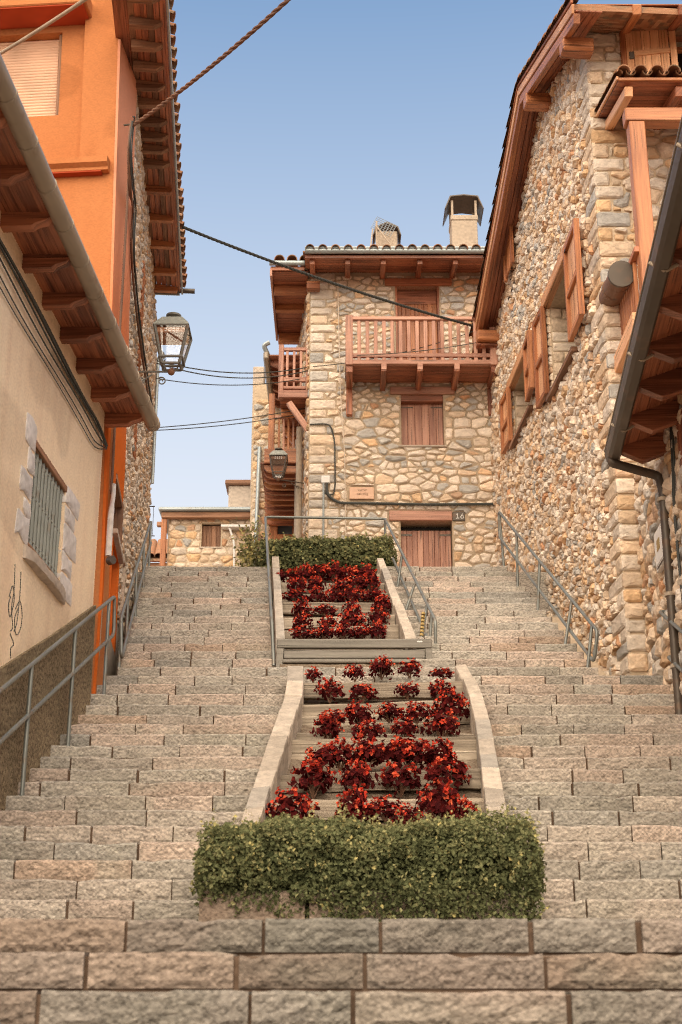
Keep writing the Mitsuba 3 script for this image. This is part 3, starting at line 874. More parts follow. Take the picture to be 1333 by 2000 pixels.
# ------------------------------------------------------------------ yellow house, left foreground
YF = Frame((-2.73 - .052 * 15.06, 0, 0), (.052, 1, 0), Z3, (1, -.052, 0))
yh = thing('plastered_house', 'yellow plastered house with a barred window on the left of the steps', 'house', 'houses along the steps')
hole = sbox(12.35, 4.14, 13.57, 5.15)
add('wall', slab(YF, sbox(6, -1, 15.07, 6.72).difference(hole), -.35, 0), 'plaster_yellow', yh)
add('wall_base', slab(YF, Polygon([(6, -1), (15.09, -1), (15.09, 4.34), (13.4, 3.555), (11.8, 2.844), (6, .6)]), -.36, .03), 'pebbledash', yh, label='brown pebbledashed base of the wall')
win = add('window', fb(YF, 12.3, 13.62, 4.1, 5.2, -.34, -.28), 'dark_room', yh)
for i in range(10):
    u = 12.42 + 1.08 * i / 9
    zs = np.linspace(4.14, 5.15, 12)
    add('bar', tube([YF.pt(u, z, -.035) for z in zs], .021 + .003 * np.cos(np.arange(12) * 2.6), 8), 'grey_paint', win, smooth=40)
for z in (4.24, 4.66, 5.06):
    add('cross_bar', fb(YF, 12.35, 13.57, z - .012, z + .012, -.045, -.025), 'grey_paint', win)
add('lintel', fb(YF, 12.33, 13.58, 5.10, 5.165, -.2, .012), 'wood_brown', win)
add('sill_bar', fb(YF, 12.35, 13.57, 4.12, 4.155, -.2, .008), 'wood_brown', win)
def surround(u0, u1, v0, v1, d=.022):
    q = outline(sbox(u0, v0, u1, v1).buffer(-.006).buffer(-.02).buffer(.02, quad_segs=1), 14)
    m = one_stone(YF, q + rng.normal(size=q.shape) * .012, d, .2, .9, tilt=.1, flat=.97)
    add('window_stone', m[:2], 'white_paint', yh, smooth=25)
for a, b, c, d in ((11.98, 12.36, 5.02, 5.30), (12.12, 12.36, 4.78, 5.01), (11.92, 12.36, 4.52, 4.77), (12.1, 12.36, 4.36, 4.51), (11.90, 12.34, 4.10, 4.35)):
    surround(a, b, c, d)
for a, b, c, d in ((13.57, 14.16, 4.98, 5.20), (13.57, 14.02, 4.80, 4.97), (13.57, 14.15, 4.50, 4.79), (13.57, 14.0, 4.28, 4.49), (13.57, 14.08, 4.02, 4.27)):
    surround(a, b, c, d)
m = one_stone(YF, outline(sbox(12.2, 3.95, 13.78, 4.10).buffer(-.01), 22), .07, .3, .8, tilt=.05, flat=.97)
add('window_sill', m[:2], 'pale_stone', yh, smooth=25)
# eave
for i in range(5):
    add('soffit_board', fb(YF, 6.5, 15.22, 6.64 - .004 * i, 6.662 - .004 * i, .088 * i - .01, .088 * i + .080, axis=0, c=.005), 'wood_red', yh)
prof = [(0, 6.64), (.44, 6.635), (.46, 6.60), (.40, 6.555), (.31, 6.53), (.27, 6.50), (0, 6.50)]
for i in range(11):
    u = 15.12 - .72 * i
    Fr = Frame(YF.pt(u - .055, 0), YF.n, Z3, YF.u)
    add('rafter', prism(prof, 0, .11, Fr), 'wood_red', yh)
add('gutter', tube([YF.pt(u, 6.60, .515) for u in np.linspace(6.5, 15.36, 20)], .083, 16), 'gutter_metal', yh, smooth=40)
for i in range(13):
    u = 15.25 - .62 * i
    add('gutter_joint', tube([YF.pt(u - .012, 6.60, .515), YF.pt(u + .012, 6.60, .515)], .089, 16), 'gutter_metal', yh, smooth=40)
add('roof_edge', fb(YF, 6.5, 15.35, 6.668, 6.70, -.02, .50), 'dark_metal', yh)
add('drip_strip', fb(YF, 6.5, 15.3, 6.565, 6.64, .455, .463, c=.002), 'zinc', yh)
add('roof', prism([(.50, 6.71), (-4, 8.4), (-4, 8.3), (.46, 6.68)], 0, 9.2, Frame(YF.pt(6.2, 0), YF.n, Z3, YF.u)), 'tile', yh)
cab = []
for i, (z, w, r) in enumerate(((6.34, .03, .012), (6.30, .04, .016), (6.26, .03, .010), (6.20, .03, .009), (6.13, .02, .007), (6.09, .02, .006))):
    pts = [YF.pt(u, z + .05 * math.sin(u * 1.7 + i) * .4 - .07 * (i > 2) * math.sin((u - 8) * .42) * (i - 2) * .6, w) for u in np.linspace(7, 14.6, 14)]
    pts.append(YF.pt(15.05, 6.20 + .01 * (3 - i), .05))
    add('wall_cable', tube(curve(pts, 4), r, 6), 'cable', yh, smooth=40)
def scrawl(pts, r=.006):
    return tube(curve([YF.pt(a, b, .003) for a, b in pts], 6), r, 5)
gr = [scrawl(p, .0042) for p in ([(12.0, 3.83), (12.03, 3.6), (12.0, 3.42), (12.08, 3.28), (12.02, 3.22)], [(12.2, 3.82), (12.22, 3.62), (12.2, 3.36), (12.13, 3.25)],
     [(11.9, 3.5), (11.98, 3.62), (12.06, 3.52), (11.98, 3.34), (11.9, 3.42), (11.95, 3.52)], [(12.12, 3.45), (12.24, 3.56), (12.34, 3.46), (12.32, 3.32), (12.2, 3.24), (12.12, 3.36), (12.2, 3.48)], [(12.02, 3.20), (12.15, 3.14), (12.07, 3.08), (12.1, 3.0)])]
add('graffiti', join(gr), 'cable', yh, smooth=40, label='small dark scribble sprayed on the plaster')

# ------------------------------------------------------------------ orange house with its stone flank, left
OF = Frame((-2.81 + .081 * 16.2, 0, 0), (-.081, 1, 0), Z3, (1, .081, 0))
oh = thing('orange_house', 'tall orange house with a roller blind and a rubble stone flank under timber eaves', 'house', 'houses along the steps')
OFR = Frame((orange_x(15.45) + .14, 15.45, 0), (-1, .087, 0), (-.026, 0, 1), (-.087, -1, 0))   # the front leans a little inwards
panel = sbox(.45, 10.36, 3.2, 12.52)
add('front_wall', slab(OFR, sbox(0, 3, 3.2, 17).difference(panel), -.4, 0), 'plaster_orange', oh)
blind_hole = sbox(.78, 11.10, 2.6, 12.40)
add('recessed_panel', slab(OFR, panel.difference(blind_hole), -.4, -.10), 'plaster_orange', oh)
wn = add('window', fb(OFR, .7, 2.7, 11.0, 12.5, -.39, -.33), 'dark_room', oh)
add('frame', fb(OFR, .765, .835, 11.10, 12.40, -.30, -.14, axis=1), 'wood_brown', wn)
for i in range(28):
    z0 = 11.125 + i * .0455
    a = np.linspace(-1, 1, 6)
    prof2 = [(-.02, z0)] + [(.012 * (1 - x * x), z0 + .0225 * (1 + x)) for x in a] + [(-.02, z0 + .045)]
    add('blind_slat', prism([(p, q) for p, q in prof2], .835, 2.6, Frame(OFR.pt(0, 0, -.21), OFR.n, Z3, OFR.u)), 'blind', wn)
add('blind_bar', fb(OFR, .835, 2.6, 11.10, 11.123, -.23, -.19), 'concrete', wn)
add('canopy', fb(OFR, .36, 3.2, 12.52, 12.75, -.1, .32, c=.015), 'plaster_orange', oh)
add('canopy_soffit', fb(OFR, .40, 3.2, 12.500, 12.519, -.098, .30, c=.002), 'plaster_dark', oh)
add('ledge', prism([(0, 10.11), (.10, 10.11), (.10, 10.15), (.16, 10.19), (.16, 10.27), (0, 10.29)], .05, 3.2, Frame(OFR.pt(0, 10.2, 0) - np.array([0, 0, 10.2]), OFR.n, Z3, OFR.u)), 'plaster_orange', oh)
add('ledge_soffit', fb(OFR, .14, 3.2, 10.085, 10.108, 0, .10, c=.002), 'plaster_dark', oh)  # dark red strip: shadow under the ledge put into its colour
sidewall = Polygon([(15.6, 3), (23.9, 3), (23.9, 12.15), (16.4, 12.15), (16.4, 7.5), (15.6, 6.5)])
door_hole = sbox(16.45, 4.2, 17.62, 5.62); win_hole = sbox(16.47, 5.70, 17.60, 6.44)
small_hole = sbox(18.45, 10.25, 18.95, 10.95); low_hole = sbox(18.6, 5.3, 19.2, 6.1)
add('side_wall', slab(OF, sidewall.difference(unary_union([door_hole, win_hole, small_hole, low_hole])), -.4, 0), 'pale_mortar', oh)
paint = Polygon([(15.44, 3.4), (17.95, 3.4), (17.85, 4.6), (17.72, 5.8), (17.80, 7.1), (17.5, 8.0), (17.1, 9.0), (16.95, 9.6), (16.62, 10.4), (16.42, 11.2), (16.35, 12.14), (15.44, 12.14)])
pp = trimesh.creation.extrude_polygon(paint.difference(unary_union([door_hole, win_hole])), .033, engine='earcut').subdivide_to_size(.35)
pv = np.array(pp.vertices) + [0, 0, .002]
pv[:, 2] += (.14 - .026 * pv[:, 1]) * np.clip((pv[:, 1] - 3.4) / 2, 0, 1) * np.clip(1 - (pv[:, 0] - 15.45) / .95, 0, 1)
add('painted_plaster', (OF(pv), np.asarray(pp.faces)), 'plaster_orange_side', oh)
add('grey_skirting', fb(OF, 15.5, 17.9, 3.4, 4.42, .036, .05), 'concrete', oh)
d = add('door', fb(OF, 16.45, 17.62, 4.2, 5.62, -.16, -.12, axis=1), 'plaster_dark', oh, label='red door of the orange house')
for a in (16.45, 17.54):
    add('frame', fb(OF, a, a + .08, 4.2, 5.62, -.11, .045, axis=1), 'plaster_orange_side', d)
wd = add('window', fb(OF, 16.47, 17.6, 5.7, 6.44, -.3, -.26), 'dark_room', oh)
add('frame', fb(OF, 17.5, 17.6, 5.7, 6.44, -.2, .06, axis=1), 'wood_brown', wd)
add('frame', fb(OF, 16.47, 17.5, 6.36, 6.44, -.2, .05, axis=0), 'wood_brown', wd)
add('sill', fb(OF, 16.4, 17.65, 5.63, 5.695, -.2, .10), 'pale_stone', wd)
wd = add('window', fb(OF, 18.45, 18.95, 10.25, 10.95, -.3, -.26), 'dark_room', oh)
wd = add('window', fb(OF, 18.6, 19.2, 5.3, 6.1, -.2, -.1), 'plaster_dark', oh, label='small red shutter low in the stone flank')
stone_reg = sbox(16.3, 5.0, 23.88, 12.12).difference(unary_union([paint.buffer(.05), small_hole.buffer(.06), low_hole.buffer(.05), sbox(19.25, 7.9, 19.75, 11.1)]))
if isinstance(stone_reg, MultiPolygon):
    stone_reg = max(stone_reg.geoms, key=lambda q: q.area)
rubble(oh, OF, stone_reg, .20, .105, hue_mix([.10, .52, .24, .10, .04]), depth=.034, gap=.055, score=lambda u, v: 1 / u ** 2, parts=300, sides=8, val=(.4, 1.0), rnd=.12, vary=1.3, flat=.9)
for j in range(46):
    z = 7.9 + .0695 * j
    for i in range(2):
        u = 19.25 + .25 * i + .125 * (j % 2) - .06
        add('brick', fb(OF, max(u, 19.2), u + .235, z, z + .056, -.02, .02 + .012 * rng.random(), c=.006), 'brick', oh)
# eave of the flank
add('wall_head', fb(OF, 15.98, 16.7, 6.6, 12.3, -.6, -.32), 'pale_mortar', oh)
add('soffit_board', fb(OF, 14.2, 22.15, 12.18, 12.20, -.21, -.022, axis=0, c=.005), 'wood_red', oh)
RD = [14.55, 15.04, 15.49, 15.91, 16.34, 16.73, 17.15, 17.51, 17.83, 18.21, 18.92, 19.74, 20.55, 21.44, 22.05]
for i in range(6):
    z = 12.17 - .012 * i
    add('soffit_board', fb(OF, 14.2, 22.15, z, z + .022, .083 * i - .02, .083 * i + .058, axis=0, c=.005), 'wood_red' if i % 3 else 'wood_brown', oh)
prof = [(0, 12.16), (.40, 12.115), (.41, 12.09), (.31, 12.03), (0, 12.03)]
for q, u in enumerate(RD):
    old = u < 18.5
    pr = prof if old else [(0, 12.16), (.42, 12.115), (.42, 12.055), (.40, 12.03), (0, 12.03)]
    add('rafter', prism(pr, 0, .09, Frame(OF.pt(u - .045, 0), OF.n, Z3, OF.u)), 'wood_brown' if old else 'wood_orange', oh)
add('fascia', fb(OF, 14.2, 22.15, 12.09, 12.125, .44, .475, axis=0), 'wood_red', oh)
add('gutter', tube([OF.pt(u, 12.085, .50) for u in np.linspace(14.2, 22.2, 12)], .018, 8), 'zinc', oh, smooth=40)
add('gutter_end', tube([OF.pt(22.15, 12.12, .44), OF.pt(22.15, 12.12, .72)], .045, 10), 'dark_metal', oh, smooth=40)
add('flashing', fb(OF, 22.16, 22.19, 12.04, 12.13, 0, .46, c=.003), 'zinc', oh)
rf = add('roof', slab(Frame(OF.pt(14.2, 0), OF.n, Z3, OF.u), Polygon([(.50, 12.20), (-.05, 12.42), (-.05, 12.32), (.50, 12.195)]), 0, 7.98), 'tile', oh)
for i in range(33):
    u = 14.3 + .243 * i
    j = rng.random() * .035
    add('tile', roof_tile(OF.pt(u, 12.19, .53 + j), OF.pt(u + rng.normal() * .02, 12.34, .10 + j), .085), 'tile', rf, smooth=50)
cabs = [(15.30, 10.73, .06), (15.22, 10.3, .06), (15.7, 10.02, .07), (16.3, 10.15, .06), (16.45, 9.65, .06), (17.3, 9.40, .06), (18.6, 9.36, .07), (20.4, 9.45, .08), (22.2, 9.6, .09)]
for i in range(5):
    o = rng.normal(size=2) * .035
    add('wall_cable', tube(curve([OF.pt(u + o[0] * 2 + .04 * rng.normal(), v + o[1] * 2 + .04 * rng.normal(), w + .01 * i) for u, v, w in cabs], 5), .011 + .006 * (i == 0), 6), 'cable_brown' if i < 3 else 'cable', oh, smooth=40)
for i, du in enumerate((0, .09, .17)):
    add('wall_cable', tube(curve([OF.pt(15.55 + du, 10.1, .05), OF.pt(15.6 + du, 9.0, .05), OF.pt(15.58 + du, 7.6, .05), OF.pt(15.7 + du, 6.3, .05), OF.pt(15.65 + du, 5.9, .05)], 4), .009, 6), 'cable_brown', oh, smooth=40)
add('cable_hook', tube(bent([OF.pt(15.3, 10.72, -.02), OF.pt(15.3, 10.74, .10), OF.pt(15.25, 10.82, .12), OF.pt(15.2, 10.78, .10)], .03), .012, 6), 'dark_metal', oh, smooth=40)
add('drain_pipe', tube(curve([OF.pt(15.45, 5.03, .09), OF.pt(15.45, 5.4, .09), OF.pt(15.50, 5.62, .09), OF.pt(15.75, 5.90, .08), OF.pt(15.85, 6.05, .07)], 5), [.036] * 11 + [.028] * 10, 10), 'white_paint', oh, smooth=40)
add('vent_cap', tube([OF.pt(15.45, 4.97, .10), OF.pt(15.40, 4.97, .15)], .05, 12), 'dark_metal', oh, smooth=40)
add('conduit', tube(bent([OF.pt(23.5, 9.0, .06), OF.pt(23.5, 11.4, .06), OF.pt(23.5, 11.6, .12), OF.pt(23.6, 11.5, .16)], .08), .03, 8), 'zinc', oh, smooth=40)

# street lanterns
def lantern(label, base, s, wall_pt, mat='dark_metal', wallside=None):
    k = thing('street_lantern', label, 'street lamp', 'wall lanterns on scrolled brackets')
    b = np.array(base, float)
    r0, r1, h = .115 * s, .215 * s, .50 * s
    co = [(-1, -1), (1, -1), (1, 1), (-1, 1)]
    add('frame', join([beam(b + [x * r0, y * r0, 0], b + [x * r1, y * r1, h], .036 * s, .036 * s, up=(x, y, .01)) for x, y in co] +
        [beam(b + [*(np.array(co[i]) * r), z], b + [*(np.array(co[(i + 1) % 4]) * r), z], .026 * s, .03 * s) for r, z in ((r0, 0), (r0 * 1.28, h * .16), (r1, h)) for i in range(4)]), mat, k)
    hood = [(r1 * 1.08, h), (r1 * 1.02, h + .03 * s), (r1 * .62, h + .15 * s), (r1 * .56, h + .16 * s), (r1 * .25, h + .17 * s)]
    V, F = [], []
    for r, z in hood:
        V += [b + [x * r, y * r, z] for x, y in co]
    for i in range(len(hood) - 1):
        for j in range(4):
            q = [i * 4 + j, i * 4 + (j + 1) % 4, i * 4 + 4 + (j + 1) % 4, i * 4 + 4 + j]
            F += [q[:3], [q[0], q[2], q[3]]]
    F += [[16, 17, 18], [16, 18, 19]]
    add('hood', (np.array(V), np.array(F)), 'grey_paint', k)
    add('reflector', beam(b + [0, 0, h - .10 * s], b + [0, 0, h - .02 * s], r1 * 1.75, r1 * 1.75, up=(0, 1, 0)), 'wood_brown', k)
    add('led_row', join([cb((b[0] + (-.085 + .05 * i) * s, b[1] - r1 * .9, b[2] + h - (.055 + .035 * j) * s), (b[0] + (-.055 + .05 * i) * s, b[1] - r1 * .9 + .01, b[2] + h - (.04 + .035 * j) * s), .001) for i in range(4) for j in range(2)]), 'plastic_white', k)
    add('finial', trimesh.creation.revolve(np.array([(0, 0), (.05, 0), (.05, .03), (.10, .05), (.10, .075), (.05, .10), (0, .105)]) * s, sections=14, transform=trimesh.transformations.translation_matrix(b + [0, 0, h + .165 * s])), mat, k, smooth=40)
    for i in range(4):
        p, q = np.array(co[i]), np.array(co[(i + 1) % 4])
        quad = np.array([b + [*(p * r0), .01], b + [*(q * r0), .01], b + [*(q * r1), h - .01], b + [*(p * r1), h - .01]])
        add('pane', (quad, np.array([[0, 1, 2], [0, 2, 3]])), 'lamp_glass', k)
    w = np.array(wall_pt, float)
    br = [tube([w, b - [0, 0, .075 * s]], .014 * s, 8), tube(curve([w - [0, 0, .18 * s], (w * .65 + b * .35) - [0, 0, .14 * s], (w * .45 + b * .55) - [0, 0, .08 * s]], 5), .011 * s, 8)]
    d = (b - w); d[2] = 0; L = np.linalg.norm(d); d /= L
    a = np.linspace(0, 2 * np.pi * 1.4, 26)
    for cx_, rr in ((.78, .06), (.30, .05)):
        c = w + d * L * cx_ - [0, 0, .135 * s]
        br.append(tube([c + rr * s * (.25 + .75 * t / a[-1]) * (math.cos(t) * d + math.sin(t) * np.array([0, 0, 1])) for t in a], .009 * s, 6))
    add('bracket', join(br), mat, k, smooth=40)
    fk = [tube(bent([b - [0, 0, .075 * s], b + [sx * .07 * s, 0, -.05 * s], b + [sx * .10 * s, 0, .06 * s], b + [sx * .085 * s, 0, .10 * s]], .04 * s), .010 * s, 6) for sx in (-1, 1)]
    add('fork', join(fk), mat, k, smooth=40)
    add('boss', trimesh.creation.icosphere(2, .048 * s).apply_translation(b - [0, 0, .075 * s]), 'wood_brown', k, smooth=True)
lantern('large grey lantern on a scrolled bracket on the stone flank of the orange house', (-2.37, 18.0, 8.64), 1.08, (orange_x(18), 18.0, 8.56), mat='lamp_paint')

# ------------------------------------------------------------------ stone house 16, facing down the steps
FF = Frame((0, 25.2, 0), (1, 0, 0), Z3, (0, -1, 0))
fh = thing('stone_house', 'stone house with a timber balcony facing down the steps, number 16 beside its door', 'house', 'houses along the steps')
FL, FRT = -.62, 3.35
w1, w2, dr_ = sbox(1.16, 10.42, 1.98, 11.49), sbox(1.08, 11.74, 1.955, 13.87), sbox(1.12, 6.4, 2.085, 8.89)
openings = [w1, w2, dr_]
lintels = [sbox(.95, 11.49, 2.205, 11.645), sbox(.875, 13.87, 2.21, 14.03), sbox(.905, 8.89, 2.09, 9.085)]
front = sbox(FL, 6.4, FRT, 14.2)
add('wall', slab(FF, front.difference(unary_union(openings)), -.45, 0), 'mortar_tan', fh)
qp, qm = quoins(FF, FL, 1, 7.9, 14.05, (.16, .24), (.42, .62), (.26, .40), hue=hue_mix([.2, .65, .15, 0, 0]))
reg = sbox(FL, 7.8, 3.15, 14.1).difference(unary_union([o.buffer(.015) for o in openings + lintels] + qp + [sbox(.12, 9.28, .66, 9.59), sbox(2.09, 8.88, 2.34, 9.08)]))
if isinstance(reg, MultiPolygon):
    reg = max(reg.geoms, key=lambda q: q.area)
rubble(fh, FF, reg, .26, .118, hue_mix([.24, .56, .13, .05, .02]), depth=.028, gap=.030, parts=300, sides=11, extra=qm, vary=1.6, flat=.97, val=(.75, 1.3), rnd=.15, soft=False)
add('lintel', fb(FF, .95, 2.205, 11.49, 11.645, -.3, .05, axis=0, c=.012), 'wood_pink', fh)
add('lintel', fb(FF, .875, 2.21, 13.87, 14.03, -.3, .045, axis=0, c=.012), 'wood_red', fh)
add('lintel', fb(FF, .905, 2.09, 8.89, 9.085, -.3, .05, axis=0, c=.012), 'wood_pink', fh)
wk = add('window', fb(FF, 1.1, 2.04, 10.36, 11.55, -.40, -.36), 'dark_room', fh)
plank_shutter(FF, wk, 1.16, 1.98, 10.43, 11.36, -.20, 6, 'wood_pink')
add('head', fb(FF, 1.16, 1.98, 11.36, 11.487, -.24, -.02, axis=0), 'wood_red', wk)
add('hinge', fb(FF, 1.16, 1.40, 11.28, 11.30, -.163, -.158, c=.001), 'dark_metal', wk)
add('hinge', fb(FF, 1.74, 1.98, 11.28, 11.30, -.163, -.158, c=.001), 'dark_metal', wk)
add('sill', fb(FF, 1.10, 2.03, 10.385, 10.418, -.2, .05), 'pale_stone', wk)
wk = add('balcony_door', fb(FF, 1.02, 2.0, 11.7, 13.9, -.40, -.36), 'dark_room', fh)
plank_shutter(FF, wk, 1.12, 1.915, 11.76, 13.56, -.22, 9, 'wood_orange')
for a, b in ((1.08, 1.12), (1.915, 1.955)):
    add('jamb', fb(FF, a, b, 11.74, 13.87, -.26, -.005, axis=1), 'wood_red', wk)
add('head', fb(FF, 1.12, 1.915, 13.56, 13.868, -.25, -.18, axis=0), 'wood_red', wk)
wk = add('door', fb(FF, 1.1, 2.1, 6.4, 8.92, -.40, -.36), 'dark_room', fh)
plank_shutter(FF, wk, 1.13, 2.075, 6.5, 8.77, -.24, 9, 'wood_pink')
add('hinge', fb(FF, 1.13, 1.34, 8.66, 8.70, -.203, -.197, c=.001), 'dark_metal', wk)
add('hinge', fb(FF, 1.86, 2.075, 8.66, 8.70, -.203, -.197, c=.001), 'dark_metal', wk)
pk = add('number_plate', fb(FF, 2.10, 2.33, 8.89, 9.068, 0, .03), 'dark_metal', fh, label='dark plate with the number 16')
def lettering(text, h, x, z, w, bold=False):
    m = meshkit.text_mesh(text, h, .004, bold)
    v = np.array(m.vertices)
    return FF(v + [x, z, w]), np.asarray(m.faces)
add('digits', lettering('16', .10, 2.145, 8.93, .031), 'plastic_white', pk)
sg = add('street_sign', fb(FF, .16, .625, 9.315, 9.555, .02, .05, c=.008), 'blind', fh, label='small pink stone street sign reading Carrer del Mig')
add('lettering', lettering('Carrer', .042, .315, 9.475, .051), 'wood_brown', sg)
add('lettering', lettering('del Mig', .046, .295, 9.395, .051), 'wood_brown', sg)
# eave
def feave(key, x0, x1, yo, yw, zo, zw, n, rafters, matl='wood_red', rw=.10, rh=.13):
    for i in range(n):
        a, b = i / n, (i + 1) / n - .03 / n * 1.5
        A = np.array([yo + (yw - yo) * a, zo + (zw - zo) * a]); B = np.array([yo + (yw - yo) * b, zo + (zw - zo) * b])
        fr = Frame((0, A[0], A[1]), (1, 0, 0), np.r_[0, (B - A) / np.linalg.norm(B - A)], np.r_[0, -(B - A)[1], (B - A)[0]] / np.linalg.norm(B - A))
        add('soffit_board', fb(fr, x0, x1, 0, np.linalg.norm(B - A), 0, .02, axis=0, c=.004), matl, key)
    for x in rafters:
        add('rafter', beam((x, yo + .06, zo + .05 - .02 - rh / 2), (x, yw, zw - .01 - rh / 2), rw, rh), matl, key)
feave(fh, -.70, 3.4, 24.28, 25.2, 13.98, 14.17, 6, (-.56, .13, .824, 1.535, 2.225, 2.9))
add('fascia', fb(Frame((0, 24.28, 0), (1, 0, 0), Z3, (0, -1, 0)), -.70, 3.4, 13.96, 14.03, 0, .025, axis=0), 'wood_red', fh)
add('gutter', tube([(-.70, 24.20, 14.09), (3.4, 24.20, 14.09)], .058, 12), 'zinc', fh, smooth=40)
add('gutter_lip', cb((-.70, 24.13, 14.12), (3.4, 24.15, 14.15), .005), 'zinc', fh)
add('eave_purlin', beam((-.68, 25.05, 13.78), (-.42, 25.05, 13.78), .16, .16), 'wood_orange', fh)
rk = add('roof', slab(Frame((-.74, 0, 0), (0, 1, 0), Z3, (1, 0, 0)), Polygon([(24.2, 14.06), (24.2, 14.09), (29.5, 15.9), (31, 15.3), (31, 15.2), (29.5, 15.75)]), 0, 4.3), 'tile', fh)
for i in range(17):
    x = -.60 + .247 * i
    for c in range(2):
        y0 = 24.10 + .42 * c
        add('tile', roof_tile((x, y0, 14.085 + .342 * (y0 - 24.2) + .03), (x + rng.normal() * .008, y0 + .5, 14.085 + .342 * (y0 - 23.7) + .03), .080 + rng.random() * .01), 'tile', rk, smooth=50)
# side wall and return of the house
SF = Frame((FL, 25.2, 0), (-.094, 1, 0), Z3, (-1, -.094, 0))
add('side_wall', slab(SF, sbox(0, 6.4, 4.2, 14.6), -.35, -.002), 'mortar', fh)
rubble(fh + '__side_wall', SF, sbox(.03, 7.6, 4.0, 14.3), .26, .14, hue_mix([.12, .45, .28, .15]), depth=.04, gap=.03, parts=60, sides=8, val=(.45, 1.0))
for u, r in ((.95, .065), (1.6, .05)):
    add('downpipe', tube([SF.pt(u, 6.6, .12), SF.pt(u, 11.2, .12)], r, 10), 'concrete', fh, smooth=40)
# front balcony
bk = add('balcony', cb((.08, 24.32, 11.765), (2.98, 25.2, 11.80), .004), 'wood_red', fh)
for i in range(5):
    add('deck_board', cb((.10, 24.34 + .17 * i, 11.735), (2.96, 24.34 + .17 * i + .162, 11.762), .004, axis=0), 'wood_red', bk)
BF = Frame((0, 24.30, 0), (1, 0, 0), Z3, (0, -1, 0))
for x in (.10, 2.84):
    add('post', fb(BF, x - .015, x + .125, 11.70, 12.75, -.13, .012, axis=1, c=.01), 'wood_pink', bk)
    add('bracket', fb(FF, x, x + .12, 10.62 + .4, 11.72, 0.005, .12, axis=1, c=.01), 'wood_red', bk)
    add('bracket', beam((x + .06, 25.1, 11.64), (x + .06, 24.33, 11.64), .12, .15), 'wood_red', bk)
add('top_rail', fb(BF, .2, 2.86, 12.655, 12.725, -.10, .0, axis=0, c=.01), 'wood_pink', bk)
add('lower_rail', fb(BF, .2, 2.84, 11.875, 11.955, -.08, -.02, axis=0, c=.008), 'wood_pink', bk)
add('edge_board', fb(BF, .2, 2.84, 11.72, 11.81, -.10, .0, axis=0, c=.008), 'wood_pink', bk)
for i in range(16):
    x = .345 + .158 * i
    add('baluster', fb(BF, x - .035, x + .035, 11.955, 12.655, -.068, -.03, axis=1), 'wood_pink', bk)
    add('spacer', fb(BF, x - .035, x + .035, 11.81, 11.875, -.068, -.03, axis=1), 'wood_pink', bk)
for x in (.81, 1.495, 2.19):
    add('beam', beam((x, 24.30, 11.645), (x, 25.2, 11.645), .105, .165, c=.012), 'wood_red', bk)
    add('beam_end', fb(BF, x - .05, x + .05, 11.60, 11.72, .0, .014), 'wood_pink', bk)
# cables and pipes on the front
add('wall_cable', tube(bent([FF.pt(-.27, 9.62, .07), FF.pt(-.26, 9.38, .07), FF.pt(-.05, 9.225, .07), FF.pt(.8, 9.215, .07), FF.pt(1.6, 9.195, .07), FF.pt(3.1, 9.205, .07)], .25), .028, 8), 'cable', fh, smooth=40)
add('wall_cable', tube(bent([FF.pt(-.33, 9.62, .06), FF.pt(-.32, 9.42, .06), FF.pt(-.14, 9.38, .06), FF.pt(-.11, 9.6, .06), FF.pt(-.12, 10.5, .06), FF.pt(-.2, 10.86, .06), FF.pt(-.6, 10.84, .06)], .15), .014, 8), 'cable', fh, smooth=40)
add('pipe', tube([FF.pt(-.33, 7.2, .06), FF.pt(-.33, 9.64, .06)], .02, 8), 'zinc', fh, smooth=40)
add('pipe', tube(curve([FF.pt(.10, 7.4, .06), FF.pt(.08, 9.4, .06), FF.pt(.06, 10.4, .07), FF.pt(-.01, 11.6, .06), FF.pt(-.065, 13.95, .05)], 4), .011, 8), 'pale_mortar', fh, smooth=40)
add('junction_box', fb(FF, -.375, -.205, 9.63, 9.775, .0, .08, c=.012), 'plastic_white', fh)
# chimneys
def chimney(label, x, y, z0, z1, hw, hood, mat='concrete'):
    k = add('chimney', cb((x - hw, y - hw, z0), (x + hw, y + hw, z1), .015), mat, rk, label=label)
    return k
ck = chimney('tall rendered chimney under a pitched metal hood', 2.71, 27.5, 14.4, 16.62, .285, .4)
CF = Frame((2.71, 27.5 - .38, 0), (1, 0, 0), Z3, (0, 1, 0))
cap = [cb((2.71 - .30, 27.5 - .30, 16.62), (2.71 + .30, 27.5 + .30, 16.74), .01)]
for sx in (-1, 1):
    for sy in (-1, 1):
        cap.append(cb((2.71 + sx * .26 - .025, 27.5 + sy * .26 - .025, 16.74), (2.71 + sx * .26 + .025, 27.5 + sy * .26 + .025, 17.12), .004))
scene[ck] = (lambda q: mikit.ply(q[:2], 'concrete'))(join([cb((2.71 - .285, 27.5 - .285, 14.4), (2.71 + .285, 27.5 + .285, 16.62), .015)] + cap))
hood = prism([(-.43, 16.86), (-.31, 17.18), (0, 17.215), (.31, 17.18), (.43, 16.86), (.41, 16.86), (.29, 17.155), (0, 17.19), (-.29, 17.155), (-.41, 16.86)], 0, .76, CF)
hk = add('chimney', hood, 'dark_metal', rk, label='pitched dark metal hood of the tall chimney')
k2 = chimney('short chimney with a lead hood beside the wire grid', .97, 26.5, 14.4, 15.78, .22, .3)
CF2 = Frame((.97, 26.5 - .28, 0), (1, 0, 0), Z3, (0, 1, 0))
add('chimney', prism([(-.30, 15.66), (-.24, 15.86), (0, 15.97), (.24, 15.86), (.30, 15.66), (.28, 15.66), (.22, 15.84), (0, 15.94), (-.22, 15.84), (-.28, 15.66)], 0, .56, CF2), 'dark_metal', rk, label='lead hood of the short chimney')
